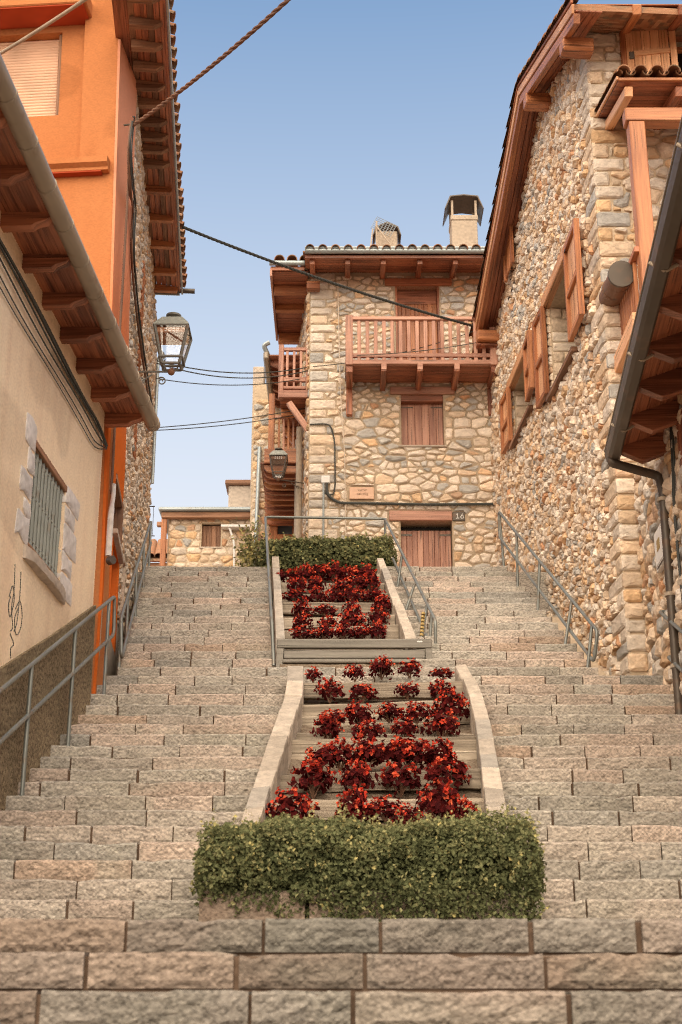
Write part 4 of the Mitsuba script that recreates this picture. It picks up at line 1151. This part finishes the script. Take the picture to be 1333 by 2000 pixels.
# raised roof behind on the right
add('rear_roof', slab(Frame((0, 27.0, 0), (1, 0, 0), Z3, (0, 1, 0)), Polygon([(1.9, 15.0), (3.7, 15.62), (3.7, 15.50), (1.9, 14.9)]), 0, 2.0), 'zinc', fh)
add('rear_wall', slab(Frame((0, 27.1, 0), (1, 0, 0), Z3, (0, 1, 0)), Polygon([(2.0, 14.6), (3.7, 14.6), (3.7, 15.5), (2.0, 14.92)]), 0, 1.5), 'pale_stone', fh)
# aerial grid on its tripod
ak = thing('grid_aerial', 'small wire grid aerial on a pale tripod beside the short chimney', 'antenna')
gridm = []
G0 = Frame((.62, 25.9, 15.62), (.74, .2, -.26), (.22, .1, .50), (0, -1, 0))
for i in range(8):
    gridm.append(tube([G0.pt(i / 7 * .55, 0, 0), G0.pt(i / 7 * .55, .62, 0)], .006, 4))
    gridm.append(tube([G0.pt(0, i / 7 * .62, 0), G0.pt(.55, i / 7 * .62, 0)], .006, 4))
add('grid', join(gridm), 'zinc', ak)
add('tripod', join([tube([(.74, 25.85, 14.75), (.74, 25.85, 15.75)], .022, 6), tube([(.74, 25.8, 15.6), (1.25, 25.7, 14.75)], .016, 6), tube([(.66, 25.9, 15.6), (.58, 25.7, 14.75)], .016, 6)]), 'concrete', ak, smooth=40)

# ------------------------------------------------------------------ its left wing: eave hood, side balcony, stair-like bracket roof
wk = thing('side_wing', 'left side of the stone house with a boarded eave and a small pink side balcony', 'house wing')
for i in range(7):
    z = 14.05
    y0 = 24.95 + .40 * i
    add('soffit_board', cb((-1.36, y0, z - .0), (-.66, y0 + .385, z + .022), .005, axis=0), 'wood_red', wk)
add('verge_board', cb((-1.41, 24.9, 13.93), (-1.365, 27.75, 14.10), .008, axis=1), 'wood_pink', wk)
for y, h in ((25.55, .17), (26.35, .14), (27.65, .22)):
    add('beam', beam((-1.355, y, 14.045 - h / 2), (-.67, y, 14.045 - h / 2), .14, h), 'wood_orange', wk)
add('gutter', tube([(-1.42, 24.86, 14.20), (-.72, 24.86, 14.20)], .055, 10), 'zinc', wk, smooth=40)
add('fascia', cb((-1.40, 24.90, 14.06), (-.72, 24.93, 14.15), .005), 'wood_red', wk)
for i in range(3):
    x = -1.22 + .25 * i
    add('tile', roof_tile((x, 24.8, 14.24), (x, 26.5, 14.7), .10), 'tile', wk, smooth=50)
add('roof', cb((-1.40, 24.93, 14.10), (-.66, 27.8, 14.16), .01), 'tile', wk)
for x in (-1.18, -.64):
    add('post', cb((x - .05, 25.36, 11.5), (x + .05, 25.46, 12.66), .01, axis=2), 'wood_pink', wk)
add('top_rail', cb((-1.13, 25.37, 12.53), (-.69, 25.45, 12.60), .008), 'wood_pink', wk)
add('lower_rail', cb((-1.13, 25.37, 11.86), (-.69, 25.45, 11.95), .008), 'wood_pink', wk)
add('edge_board', cb((-1.22, 25.34, 11.50), (-.62, 25.40, 11.66), .008), 'wood_pink', wk)
add('edge_board', cb((-1.13, 25.37, 11.70), (-.69, 25.45, 11.76), .008), 'wood_pink', wk)
for i in range(4):
    x = -1.06 + .135 * i
    add('baluster', cb((x - .025, 25.39, 11.95), (x + .025, 25.43, 12.53), .004, axis=2), 'wood_pink', wk)
    add('spacer', cb((x - .02, 25.39, 11.76), (x + .02, 25.43, 11.86), .004, axis=2), 'wood_pink', wk)
for i in range(7):
    y0 = 25.42 + .32 * i
    add('deck_board', cb((-1.2, y0, 11.53), (-.66, y0 + .305, 11.56), .004), 'wood_red', wk)
for y in (26.0, 26.9, 27.5):
    add('beam', beam((-1.19, y, 11.45), (-.67, y, 11.45), .12, .15), 'wood_orange', wk)
add('brace', beam((-1.02, 25.42, 11.42), (-.60, 25.42, 10.78), .10, .12, c=.01), 'wood_pink', wk)
add('brace', beam((-1.10, 26.9, 11.40), (-.66, 26.9, 10.80), .10, .12, c=.01), 'wood_orange', wk)

bh = thing('rear_stone_house', 'narrow stone house behind on the left with a timber balcony and slatted underside', 'house', 'houses along the steps')
HF = Frame((0, 29.2, 0), (1, 0, 0), Z3, (0, -1, 0))
wn_ = sbox(-1.42, 9.95, -1.02, 10.44)
add('wall', slab(HF, sbox(-1.98, 6.4, -.7, 13.6).difference(wn_), -.4, 0), 'mortar', bh)
rubble(bh, HF, sbox(-1.97, 8.2, -.75, 13.2).difference(wn_.buffer(.1)), .25, .14, hue_mix([.10, .5, .28, .12]), depth=.04, gap=.03, parts=90, sides=9, val=(.45, 1.0))
wk = add('window', fb(HF, -1.40, -1.04, 9.97, 10.42, -.2, -.16), 'pane', bh)
for a, b, c, d in ((-1.56, -1.38, 9.86, 10.46), (-1.06, -.96, 9.86, 10.46)):
    add('frame', fb(HF, a, b, c, d, -.14, .03, axis=1), 'wood_orange', wk)
add('frame', fb(HF, -1.38, -1.06, 9.86, 9.99, -.14, .03), 'wood_orange', wk)
# its balcony, projecting over the lane
for i in range(11):
    y0 = 26.2 + .285 * i
    xl = -1.53 - .045 * (y0 - 26.2)
    pr = [(xl, 10.42), (xl + .01, 10.36), (xl + .06, 10.30), (xl + .16, 10.27), (-.86, 10.265), (-.86, 10.40)]
    add('slat', prism(pr, y0, y0 + .085, Frame((0, 0, -.01 * i), (1, 0, 0), Z3, (0, 1, 0))), 'wood_orange' if i % 3 == 0 else 'wood_red', bh)
add('deck', cb((-1.60, 26.15, 10.43), (-.86, 29.2, 10.46), .004), 'wood_red', bh)
add('edge_board', cb((-1.52, 26.12, 10.44), (-.88, 26.18, 10.74), .006), 'wood_orange', bh)
add('post', cb((-1.45, 26.14, 10.74), (-1.33, 26.26, 11.95), .01, axis=2), 'wood_orange', bh)
for i in range(5):
    x = -1.24 + .095 * i
    add('baluster', cb((x - .02, 26.18, 10.74), (x + .02, 26.22, 11.42), .004, axis=2), 'wood_pink' if i % 2 else 'wood_orange', bh)
add('top_rail', cb((-1.33, 26.16, 11.42), (-.86, 26.24, 11.48), .006), 'wood_pink', bh)
# its eave with scalloped rafters and gutter
for i in range(7):
    y = 27.0 + .42 * i
    add('rafter', prism([(-1.48, 13.02), (-1.40, 12.98), (-1.25, 12.93), (-1.05, 13.0), (-.8, 13.06), (-.8, 13.16), (-1.48, 13.10)], y, y + .09, Frame((0, 0, 0), (1, 0, 0), Z3, (0, 1, 0))), 'wood_red', bh)
add('soffit', cb((-1.50, 26.8, 13.11), (-.75, 29.9, 13.14), .004), 'wood_red', bh)
add('gutter', cb((-1.62, 26.75, 13.02), (-1.50, 29.9, 13.20), .03), 'gutter_metal', bh)
add('downpipe', tube(bent([(-1.50, 26.8, 13.42), (-1.62, 26.8, 13.35), (-1.52, 26.9, 13.15)], .05), .05, 8), 'zinc', bh, smooth=40)
add('drain_pipe', tube([HF.pt(-1.87, 8.0, .10), HF.pt(-1.80, 12.0, .10)], .045, 10), 'zinc', bh, smooth=40)
add('chimney', cb((-2.06, 30.2, 10), (-1.80, 30.8, 14.5), .02), 'pale_stone', bh)
lantern('small lantern on a scroll bracket under the rear balcony', (-1.22, 25.8, 10.02), .78, (-.68, 26.0, 9.95), mat='dark_metal')

# ------------------------------------------------------------------ low stone house and tiled roof at the head of the left steps
lh = thing('low_stone_house', 'low stone house with a brown shutter at the head of the left steps', 'house', 'houses along the steps')
LF = Frame((0, 30, 0), (1, 0, 0), Z3, (0, -1, 0))
wn_ = sbox(-3.11, 9.97, -2.68, 10.53)
add('wall', slab(LF, sbox(-3.86, 6.4, -1.6, 10.72).difference(wn_), -.4, 0), 'mortar', lh)
rubble(lh, LF, sbox(-3.85, 9.2, -1.9, 10.7).difference(wn_.buffer(.02)), .24, .13, hue_mix([.08, .5, .3, .12]), depth=.035, gap=.025, parts=120, sides=9, val=(.5, 1.0))
wk = add('window', fb(LF, -3.1, -2.69, 9.98, 10.52, -.25, -.2), 'dark_room', lh)
plank_shutter(LF, wk, -3.11, -2.68, 9.98, 10.50, -.12, 4, 'wood_brown')
add('sill', fb(LF, -3.15, -2.64, 9.93, 9.968, -.1, .04), 'pale_stone', wk)
add('roof', cb((-4.06, 29.7, 10.74), (-1.6, 32, 10.82), .02), 'zinc', lh)
add('beam', cb((-4.0, 29.8, 10.60), (-1.7, 29.95, 10.735), .01), 'wood_brown', lh)
add('post', cb((-4.0, 29.85, 6.5), (-3.88, 29.97, 10.60), .01, axis=2), 'wood_orange', lh)
add('bracket', cb((-4.1, 29.85, 10.42), (-4.0, 29.97, 10.52), .01), 'wood_brown', lh)
add('chimney', cb((-2.62, 31.0, 10.5), (-2.0, 31.6, 11.82), .02), 'pale_stone', lh, label='squat stone chimney stack')
add('chimney_cap', cb((-2.70, 30.9, 11.82), (-1.95, 31.7, 11.93), .02), 'wood_brown', lh)
add('awning_pole', tube(bent([LF.pt(-2.62, 10.42, .1), LF.pt(-2.48, 10.38, .2), LF.pt(-2.36, 10.0, .2), LF.pt(-2.34, 9.2, .2)], .1), .025, 8), 'plastic_white', lh, smooth=40)
add('awning_bar', fb(LF, -2.66, -2.0, 10.36, 10.42, .05, .25), 'plastic_white', lh)
th_ = thing('tiled_roof_house', 'distant low house showing only its red tiled roof at the head of the left steps', 'house', 'houses along the steps')
add('wall', cb((-5.4, 34.2, 6.4), (-4.2, 36, 10.95), .01), 'wood_brown', th_)
rk2 = add('roof', cb((-5.5, 34.1, 10.95), (-4.15, 34.16, 11.03), .01), 'wood_red', th_)
for i in range(7):
    x = -5.35 + .19 * i
    add('tile', roof_tile((x, 34.0, 11.04), (x - .14, 35.4, 11.90), .10), 'tile', rk2, smooth=50)
add('roof_deck', prism([(34.05, 11.01), (35.5, 11.88), (35.5, 11.80), (34.05, 10.95)], -5.45, -4.2, Frame((0, 0, 0), (0, 1, 0), Z3, (1, 0, 0))), 'tile', th_)

# ------------------------------------------------------------------ stone gable house on the right
RG = Frame((3.55 + .0666 * 16.1, 0, 0), (-.0666, 1, 0), Z3, (-1, -.0666, 0))
RFX = gable_x(16.85)
RF = Frame((RFX, 16.85, 0), (1, 0, 0), Z3, (0, -1, 0))
rh = thing('gable_house', 'tall rubble stone house on the right with open orange shutters and a tiled awning', 'house', 'houses along the steps')
def roofline(u):
    return 14.28 - .365 * abs(u - 19.5)
W1, W2, W3 = sbox(18.3, 9.08, 20.0, 10.62), sbox(21.4, 9.56, 23.1, 10.62), sbox(22.75, 12.45, 23.15, 13.0)
gable = Polygon([(16.85, 2.5), (25.3, 2.5), (25.3, roofline(25.3)), (19.5, 14.28), (16.85, roofline(16.85))])
add('gable_wall', slab(RG, gable.difference(unary_union([W1, W2])), -.5, 0), 'mortar', rh)
qr, qrm = quoins(RG, 16.825, 1, 4.0, 13.2, (.17, .25), (.55, .8), (.3, .45), hue=hue_mix([.10, .55, .30, .05, 0]))
visible = Polygon([(16.86, 3.4), (18.5, 4.2), (21, 5.5), (23, 6.3), (25.28, 7.5), (25.28, roofline(25.28) - .04), (19.5, 14.2), (16.86, roofline(16.86) - .05)])
L1, L2 = sbox(18.2, 10.62, 20.1, 10.82), sbox(21.3, 10.62, 23.25, 10.80)
reg = visible.difference(unary_union([W1.buffer(.02), W2.buffer(.02), L1, L2] + qr))
if isinstance(reg, MultiPolygon):
    reg = max(reg.geoms, key=lambda q: q.area)
rubble(rh, RG, reg, .18, .10, hue_mix([.06, .46, .32, .13, .03]), depth=.056, gap=.006, score=lambda u, v: 1 / (u - 12) ** 2.5, parts=290, sides=9, extra=qrm, vary=1.5, flat=.88, val=(.68, 1.22), rnd=.06)
# front face
fr_reg = sbox(0, 3.0, 2.2, 13.75)
WF = sbox(.94, 12.45, 2.2, 13.42)
add('front_wall', slab(RF, fr_reg.difference(WF), -.5, -.004), 'mortar', rh)
qf, qfm = quoins(RF, -.03, 1, 4.0, 13.6, (.17, .25), (.40, .55), (.22, .32), hue=hue_mix([.12, .53, .28, .07, 0]), depth=.04)
reg = sbox(0, 7.5, 2.1, 13.7).difference(unary_union([WF.buffer(.02), sbox(.5, 12.4, 2.2, 13.5)] + qf))
if isinstance(reg, MultiPolygon):
    reg = max(reg.geoms, key=lambda q: q.area)
fwk = rh + '__front_wall'
rubble(fwk, RF, reg, .26, .16, hue_mix([.15, .40, .26, .16, .03]), depth=.045, gap=.028, parts=200, sides=11, extra=qfm, flat=.95, val=(.5, 1.0), rnd=.12)
# gable windows: deep openings, timber lintels, slate sills and open shutters
def gable_window(u0, u1, v0, v1, lint, near_shut, far_shut):
    k = add('window', fb(RG, u0 - .05, u1 + .05, v0 - .05, v1 + .05, -.5, -.44), 'dark_room', rh)
    add('reveal', fb(RG, u1, u1 + .05, v0, v1, -.44, -.015), 'mortar', k)
    fr = Frame(RG.pt(u1 - .002, 0, 0), RG.n, Z3, -RG.u)
    v = v0
    while v < v1 - .05:
        hh = min(.14 + .10 * rng.random(), v1 - v)
        for a, b in ((-.40, -.19), (-.19, -.01)) if rng.random() < .6 else ((-.40, -.01),):
            pg = sbox(a, v, b, v + hh).buffer(-.008)
            add('reveal_stone', one_stone(fr, outline(pg, 10), .015, .25 + .3 * rng.random(), .5 + .4 * rng.random(), flat=.95), 'stone', k, smooth=True)
        v += hh
    add('lintel', fb(RG, u0 - .12, u1 + .12, v1 + .002, lint, -.42, .115, axis=0, c=.012), 'wood_pale', k)
    add('sill', fb(RG, u0 - .05, u1 + .05, v0 - .075, v0 - .002, -.3, .13, axis=0), 'wood_brown', k)
    for (p, q, hinge) in (near_shut, far_shut):
        o = RG.pt(p[0], 0, p[1]); e = RG.pt(q[0], 0, q[1])
        U = (e - o); L = np.linalg.norm(U); U /= L
        n_ = np.cross(U, [0, 0, 1.0])
        if n_ @ RG.n < 0: n_ = -n_
        sf = Frame(o, U, Z3, n_)
        sub = k
        planks = np.linspace(.06, L - .06, 5)
        for a, b in zip(planks, planks[1:]):
            add('plank', fb(sf, a + .002, b - .002, v0 + .10, v1 - .02, -.02, .004, axis=1), 'wood_pale', sub)
        for a, b in ((0, .075), (L - .075, L)):
            add('stile', fb(sf, a, b, v0 + .05, v1 + .02, -.026, .055, axis=1), 'wood_orange', sub)
        for a, b in ((v0 + .05, v0 + .13), ((v0 + v1) / 2 - .05, (v0 + v1) / 2 + .03), (v1 - .07, v1 + .02)):
            add('shutter_rail', fb(sf, .075, L - .075, a, b, -.022, .050, axis=0), 'wood_orange', sub)
        add('hinge', fb(sf, .0, .16, v1 - .09, v1 - .06, .046, .052, c=.001), 'dark_metal', sub)
gable_window(18.3, 20.0, 9.08, 10.62, 10.82, ((18.24, .12), (17.38, .15), 0), ((19.98, .10), (20.58, .12), 0))
gable_window(21.4, 23.1, 9.56, 10.62, 10.80, ((21.38, .12), (20.80, .15), 0), ((23.0, .10), (23.66, .12), 0))
k = add('window', fb(RG, 22.35, 22.85, 12.45, 13.05, .005, .03), 'dark_room', rh)
sf = Frame(RG.pt(22.0, 0, .12), RG.u, Z3, RG.n)
for i in range(3):
    add('plank', fb(sf, .06 + .2 * i, .25 + .2 * i, 12.62, 13.28, 0, .03, axis=1), 'wood_orange', k)
for a in (0, .66):
    add('stile', fb(sf, a, a + .08, 12.58, 13.32, -.012, .05, axis=1), 'wood_orange', k)
add('sill', fb(RG, 22.25, 23.0, 12.36, 12.41, -.1, .06), 'dark_metal', k)
# verge: purlins, rafter, boards, tiles
for a, b, sgn in ((15.85, 19.5, 1), (19.5, 24.75, -1)):
    for nm, dz, w0, w1_, h, m in (('verge_rafter', -.16, .33, .42, .14, 'wood_orange'), ('verge_board', .0, .40, .440, .13, 'wood_pale'), ('verge_trim', .125, .41, .45, .04, 'wood_red')):
        p0, p1 = RG.pt(a, roofline(a) + dz, (w0 + w1_) / 2), RG.pt(b, roofline(b) + dz, (w0 + w1_) / 2)
        add(nm, beam(p0, p1, w1_ - w0, h), m, rh)
    for i in range(4):
        w = .02 + .095 * i
        p0, p1 = RG.pt(a, roofline(a) - .03, w + .04), RG.pt(b, roofline(b) - .03, w + .04)
        add('soffit_board', beam(p0, p1, .088, .022), 'wood_red', rh)
    n = int((b - a) / .36)
    for i in range(n):
        u0 = a + (b - a) * i / n; u1 = a + (b - a) * (i + 1) / n + .06
        lo_, hi_ = (u0, u1) if sgn > 0 else (u1, u0)
        add('tile', roof_tile(RG.pt(lo_, roofline(lo_) + .15, .42), RG.pt(hi_, roofline(hi_) + .16, .40), .085, flip=1), 'tile', rh, smooth=50)
for u in (16.55, 19.05, 24.2):
    zt = roofline(u) - .24
    add('purlin', fb(RG, u - .12, u + .12, zt - .21, zt, 0, .44, axis=2, c=.02), 'wood_orange', rh)
add('verge_end', fb(RG, 24.2, 24.75, roofline(24.6) - .36, roofline(24.6) - .32, .05, .44), 'wood_red', rh)
rr = Polygon([(15.95, roofline(15.95) + .03), (19.5, 14.40), (25.6, roofline(25.6) + .03), (25.6, roofline(25.6) + .13), (19.5, 14.48), (15.95, roofline(15.95) + .13)])
add('roof', slab(RG, rr, -6, .39), 'tile', rh)
# front eave, upper window
for x in (.55, 1.18, 1.81):
    add('rafter', beam((RFX + x, 15.95, 13.04), (RFX + x, 16.9, 13.40), .12, .15, c=.012), 'wood_orange' if x < .6 else 'wood_red', rh)
for i in range(5):
    y0 = 16.0 + .2 * i
    fr = Frame((RFX - .3, y0, 13.06 + .365 * (y0 - 15.75)), (1, 0, 0), np.array([0, 1, .365]) / 1.0645, np.array([0, -.365, 1]) / 1.0645)
    add('eave_board', fb(fr, 0, 2.6, 0, .2, 0, .02, axis=0), 'wood_red', rh)
k = add('upper_window', fb(RF, .9, 2.2, 12.4, 13.45, -.45, -.4), 'dark_room', rh)
add('frame', fb(RF, .95, 2.2, 13.36, 13.50, -.2, .03, axis=0), 'wood_red', k)
add('transom', fb(RF, 1.2, 2.2, 13.16, 13.22, -.2, -.12, axis=0), 'wood_orange', k)
SFR = Frame(RF.pt(.55, 0, .09), np.array([.985, -.17, 0]), Z3, np.array([-.17, -.985, 0]))
for i in range(4):
    add('plank', fb(SFR, .09 + .125 * i, .21 + .125 * i, 12.5, 13.35, 0, .022, axis=1), 'wood_pale', k)
for a in (0, .60):
    add('stile', fb(SFR, a, a + .09, 12.44, 13.44, -.01, .045, axis=1), 'wood_pale', k)
for a in (12.46, 12.86, 13.33):
    add('rail', fb(SFR, .09, .60, a, a + .085, -.006, .04, axis=0), 'wood_pale', k)
add('post', fb(RF, .48, .55, 12.4, 13.45, .0, .12, axis=1), 'wood_orange', k)
add('latch', fb(SFR, .03, .10, 12.80, 12.92, .046, .07, c=.01), 'dark_metal', k)
# awning on its post
aw = add('awning', beam((3.68, 15.66, 11.08), (5.6, 15.66, 11.08), .20, .21, c=.015), 'wood_orange', rh)
for i in range(8):
    y0 = 15.48 + .172 * i
    fr = Frame((3.60, y0, 11.51 + .30 * (y0 - 15.48)), (1, 0, 0), np.array([0, 1, .30]) / 1.044, np.array([0, -.30, 1]) / 1.044)
    add('board', fb(fr, 0, 1.9, 0, .172, 0, .02, axis=0), 'wood_red', aw)
for x in (3.74, 4.40, 5.05):
    add('rafter', beam((x, 15.52, 11.39), (x, 16.85, 11.79), .11, .14, c=.012), 'wood_pale' if x < 4 else 'wood_red', aw)
add('edge_trim', beam((3.60, 15.46, 11.535), (5.5, 15.46, 11.535), .03, .045), 'wood_orange', aw)
add('edge_trim', beam((3.585, 15.44, 11.545), (3.585, 16.85, 11.965), .03, .05), 'wood_pale', aw)
for i in range(9):
    x = 3.66 + .215 * i
    add('tile', roof_tile((x, 15.36, 11.585), (x, 16.85, 12.03), .088), 'tile', aw, smooth=50)
    add('tile', roof_tile((x + .107, 15.42, 11.65), (x + .107, 16.85, 12.09), .066, flip=-1), 'tile', aw, smooth=50)
for i in range(6):
    y0 = 15.42 + .24 * i
    add('tile', roof_tile((3.60, y0, 11.60 + .30 * (y0 - 15.42)), (3.60, y0 + .27, 11.60 + .30 * (y0 - 15.15)), .055), 'tile', aw, smooth=50)
add('post', cb((3.72, 15.56, 7.9), (3.925, 15.76, 10.975), .012, axis=2), 'wood_orange', aw)
# balcony
bk = add('balcony', cb((3.64, 15.62, 8.10), (5.6, 16.85, 8.14), .004), 'wood_red', rh)
add('side_beam', cb((3.57, 15.58, 7.98), (3.72, 16.84, 8.22), .01, axis=1), 'wood_pale', bk)
add('front_beam', cb((3.62, 15.50, 7.95), (5.6, 15.60, 8.22), .01, axis=0), 'wood_orange', bk)
add('top_rail', cb((3.66, 15.58, 9.06), (3.76, 16.84, 9.14), .01, axis=1), 'wood_red', bk)
for i in range(8):
    y = 15.86 + .135 * i
    add('baluster', cb((3.69, y - .03, 8.22), (3.735, y + .03, 9.06), .005, axis=2), 'wood_orange', bk)
for i in range(9):
    x = 3.98 + .15 * i
    add('baluster', cb((x - .03, 15.6, 8.22), (x + .03, 15.645, 9.06), .005, axis=2), 'wood_orange', bk)
add('top_rail', cb((3.93, 15.58, 9.06), (5.5, 15.66, 9.14), .01, axis=0), 'wood_red', bk)
# flue
fk = add('flue', tube([(3.60, 16.9, 9.12), (3.56, 15.95, 8.95)], .155, 20), 'terracotta_pipe', rh, smooth=40, label='stubby round flue pipe sticking out of the front wall')
for yy in (16.2, 16.5):
    add('collar', tube([(3.575 + .0 * yy, yy, 8.95 + .18 * (yy - 15.95)), (3.576, yy + .03, 8.95 + .18 * (yy - 15.92))], .160, 20), 'terracotta_pipe', fk, smooth=40)
add('collar', tube([(3.561, 15.985, 8.956), (3.559, 15.925, 8.945)], .172, 20), 'dark_metal', fk, smooth=40)

# ------------------------------------------------------------------ eave house on the right edge
GG = Frame((3.72 - .03 * 16.85, 0, 0), (.03, 1, 0), Z3, (-1, .03, 0))
gh = thing('eave_house', 'stone house at the right edge with a red boarded eave, dark gutter and meter box', 'house', 'houses along the steps')
add('wall', slab(GG, sbox(6, -1, 16.83, 6.6), -.4, 0), 'mortar', gh)
reg = sbox(13.2, 2.4, 16.7, 6.4).difference(sbox(15.02, 4.82, 15.60, 5.36).buffer(.02))
rubble(gh, GG, reg, .26, .15, hue_mix([.10, .35, .30, .20, .05]), depth=.055, gap=.022, parts=220, sides=9, val=(.4, 1.0))
mk = add('meter_box', fb(GG, 15.05, 15.57, 4.86, 5.33, 0, .06, c=.008), 'plastic_white', gh, label='white meter box with a small window')
add('door', fb(GG, 15.08, 15.54, 4.92, 5.30, .06, .068, c=.004), 'plastic_white', mk)
add('window', fb(GG, 15.24, 15.40, 5.06, 5.19, .068, .074, c=.002), 'brass', mk)
add('slot', fb(GG, 15.12, 15.50, 4.875, 4.90, .06, .066, c=.002), 'dark_metal', mk)
g0, g1 = np.array([2.97, 14.93, 6.05]), np.array([2.42, 8.55, 6.05])
ge = (g0 - g1) / np.linalg.norm(g0 - g1); gi = np.array([ge[1], -ge[0], 0])
E0 = Frame(g0, -ge, Z3, gi)      # u back towards the eye, v up, w towards the wall
add('gutter', prism([(0, 0), (.015, -.07), (.05, -.10), (.13, -.10), (.16, -.06), (.16, .04), (.15, .04), (.15, -.05), (.125, -.085), (.055, -.085), (.025, -.065), (.012, .05), (0, .05)], 0, 9, Frame(g0 + gi * .02 + [0, 0, -.005], gi, Z3, -ge)), 'dark_metal', gh)
add('gutter_lip', beam(g0 + gi * .02 + [-.004, 0, .045], g0 - ge * 9 + gi * .02 + [-.004, 0, .045], .016, .016), 'gutter_metal', gh)
for i in range(5):
    s0 = .17 + .21 * i
    fr = Frame(g0 + gi * s0 + [0, 0, .03 + .33 * (s0 - .17)], -ge, np.array([*(gi[:2]), .33]) / 1.053, np.cross(-ge, np.array([*(gi[:2]), .33]) / 1.053))
    add('soffit_board', fb(fr, .02, 9, 0, .214, 0, .02, axis=0, c=.005), 'wood_red', gh)
for i in range(9):
    o = g0 - ge * (.12 + .86 * i)
    add('rafter', prism([(.16, 6.10), (1.3, 6.10 + .33 * 1.14), (1.3, 5.93 + .33 * 1.0), (.48, 5.93), (.42, 5.91), (.22, 6.01), (.16, 6.05)], -.06, .06, Frame([o[0], o[1], 0], gi, Z3, -ge)), 'wood_red', gh)
    if i in (1, 3, 5, 7):
        q = g0 - ge * (.10 + .86 * i)
        add('gutter_bracket', join([beam(q + gi * .0 + [0, 0, -.02], q + gi * .13 + [0, 0, -.11], .02, .03, up=(0, 0, 1)), beam(q + gi * .13 + [0, 0, -.11], q + gi * .24 + [0, 0, -.05], .02, .03)]), 'concrete', gh)
add('roof', prism([(.10, 6.07), (4, 7.45), (4, 7.55), (.10, 6.11)], -.1, 9, Frame([g0[0], g0[1], 0], gi, Z3, -ge)), 'tile', gh)
add('downpipe', tube(bent([g0 + gi * .08 - ge * .1 + [0, 0, -.06], g0 + gi * .08 - ge * .1 + [0, 0, -.13], (3.58, 14.92, 5.80), (3.60, 14.88, 5.6), (3.585, 14.86, 3.0)], .06), .052, 12), 'dark_metal', gh, smooth=40)
for z in (5.5, 4.4, 3.6):
    add('pipe_clip', tube([(3.59, 14.88, z - .02), (3.59, 14.88, z + .02)], .066, 12), 'concrete', gh, smooth=40)
add('shutter', fb(GG, 13.35, 13.95, 5.15, 6.05, .02, .06, axis=1), 'wood_red', gh)
for i in range(2):
    add('wall_cable', tube(curve([GG.pt(14.25 - .1 * i, 6.3, .05), GG.pt(14.3 - .1 * i, 5.6, .06), GG.pt(14.45 - .05 * i, 5.1, .05), GG.pt(14.35, 3.5, .05)], 4), .012, 6), 'cable', gh, smooth=40)
rail('short grey handrail fixed to the wall at the right edge', [[(3.66, 15.42, 4.36), (3.58, 15.40, 4.35), (3.545, 14.2, 3.77), (3.5, 12.9, 3.15)], [(3.66, 15.18, 3.79), (3.58, 15.16, 3.77), (3.545, 14.2, 3.32), (3.5, 12.9, 2.7)]], [])

# ------------------------------------------------------------------ overhead cables
def twisted(label, p0, p1, drop, r, turns, mat, n=120, strands=3):
    k = thing('overhead_cable', label, 'cable', 'cables across the lane')
    c = sag(p0, p1, drop, n)
    t = np.gradient(c, axis=0); t /= np.linalg.norm(t, axis=1, keepdims=True)
    a = np.cross(t, [0, 0, 1.0]); a /= np.linalg.norm(a, axis=1, keepdims=True); b = np.cross(t, a)
    for s in range(strands):
        ph = np.linspace(0, 2 * np.pi * turns, n) + 2 * np.pi * s / strands
        add('strand', tube(c + r * (np.cos(ph)[:, None] * a + np.sin(ph)[:, None] * b), r * .95, 6), mat, k, smooth=40)
twisted('thick twisted brown cable from the orange house up over the lane', OF.pt(15.3, 10.73, .10), (.0, 10.9, 9.6), .10, .0135, 12, 'cable_brown', 170)
twisted('dark bundled cable from the left eave across to the gable on the right', (orange_x(20.2) + .56, 20.2, 12.20), RG.pt(24.4, 12.55, .46), .10, .015, 26, 'cable', 170)
def wire(label, p0, p1, drop, r=.009, mat='cable'):
    k = thing('overhead_cable', label, 'cable', 'cables across the lane')
    add('strand', tube(sag(p0, p1, drop), r, 6), mat, k, smooth=40)
LW = lambda z: (orange_x(23.3) + .05, 23.3, z)
wire('upper of the two black cables slung behind the large lantern', LW(11.30), (-.66, 25.35, 12.15), .18, .011)
wire('lower of the two black cables slung behind the large lantern', LW(11.25), (-.66, 25.3, 12.05), .22, .011)
wire('thin cable from the stone flank to the side balcony', LW(10.95), (-.66, 25.5, 12.0), .15)
wire('low pair of cables to the rear house, upper strand', LW(9.98), (-.68, 25.9, 11.52), .05, .009)
wire('low pair of cables to the rear house, lower strand', LW(9.93), (-.68, 26.0, 11.46), .06, .009)
wire('thin wire from the gable end down across the balcony', RG.pt(24.4, 12.45, .44), FF.pt(-.55, 11.95, .3), .12, .008)
wire('thin wire hanging in front of the balcony rails', RG.pt(24.3, 12.15, .44), FF.pt(.3, 11.85, 1.0), .05, .008)
k = thing('overhead_cable', 'pale cable crossing the top left corner of the picture', 'cable', 'cables across the lane')
add('strand', tube(sag((-4.2, 13.5, 10.2), (-1.5, 9.5, 8.4), .05), .018, 8), 'concrete', k, smooth=40)
k = thing('wall_aerial', 'small wire aerial on the far edge of the stone flank', 'antenna')
e = OF.pt(23.6, 8.6, .02)
add('mast', join([tube([e, e + [.10, 0, .0]], .010, 5), tube([e + [.08, 0, .0], e + [.08, 0, -.55]], .005, 5), tube([e + [0, 0, -.55], e + [.12, 0, -.55]], .010, 5), tube([e + [0, 0, -1.3], e + [.22, 0, -1.15]], .010, 5)]), 'dark_metal', k, smooth=40)
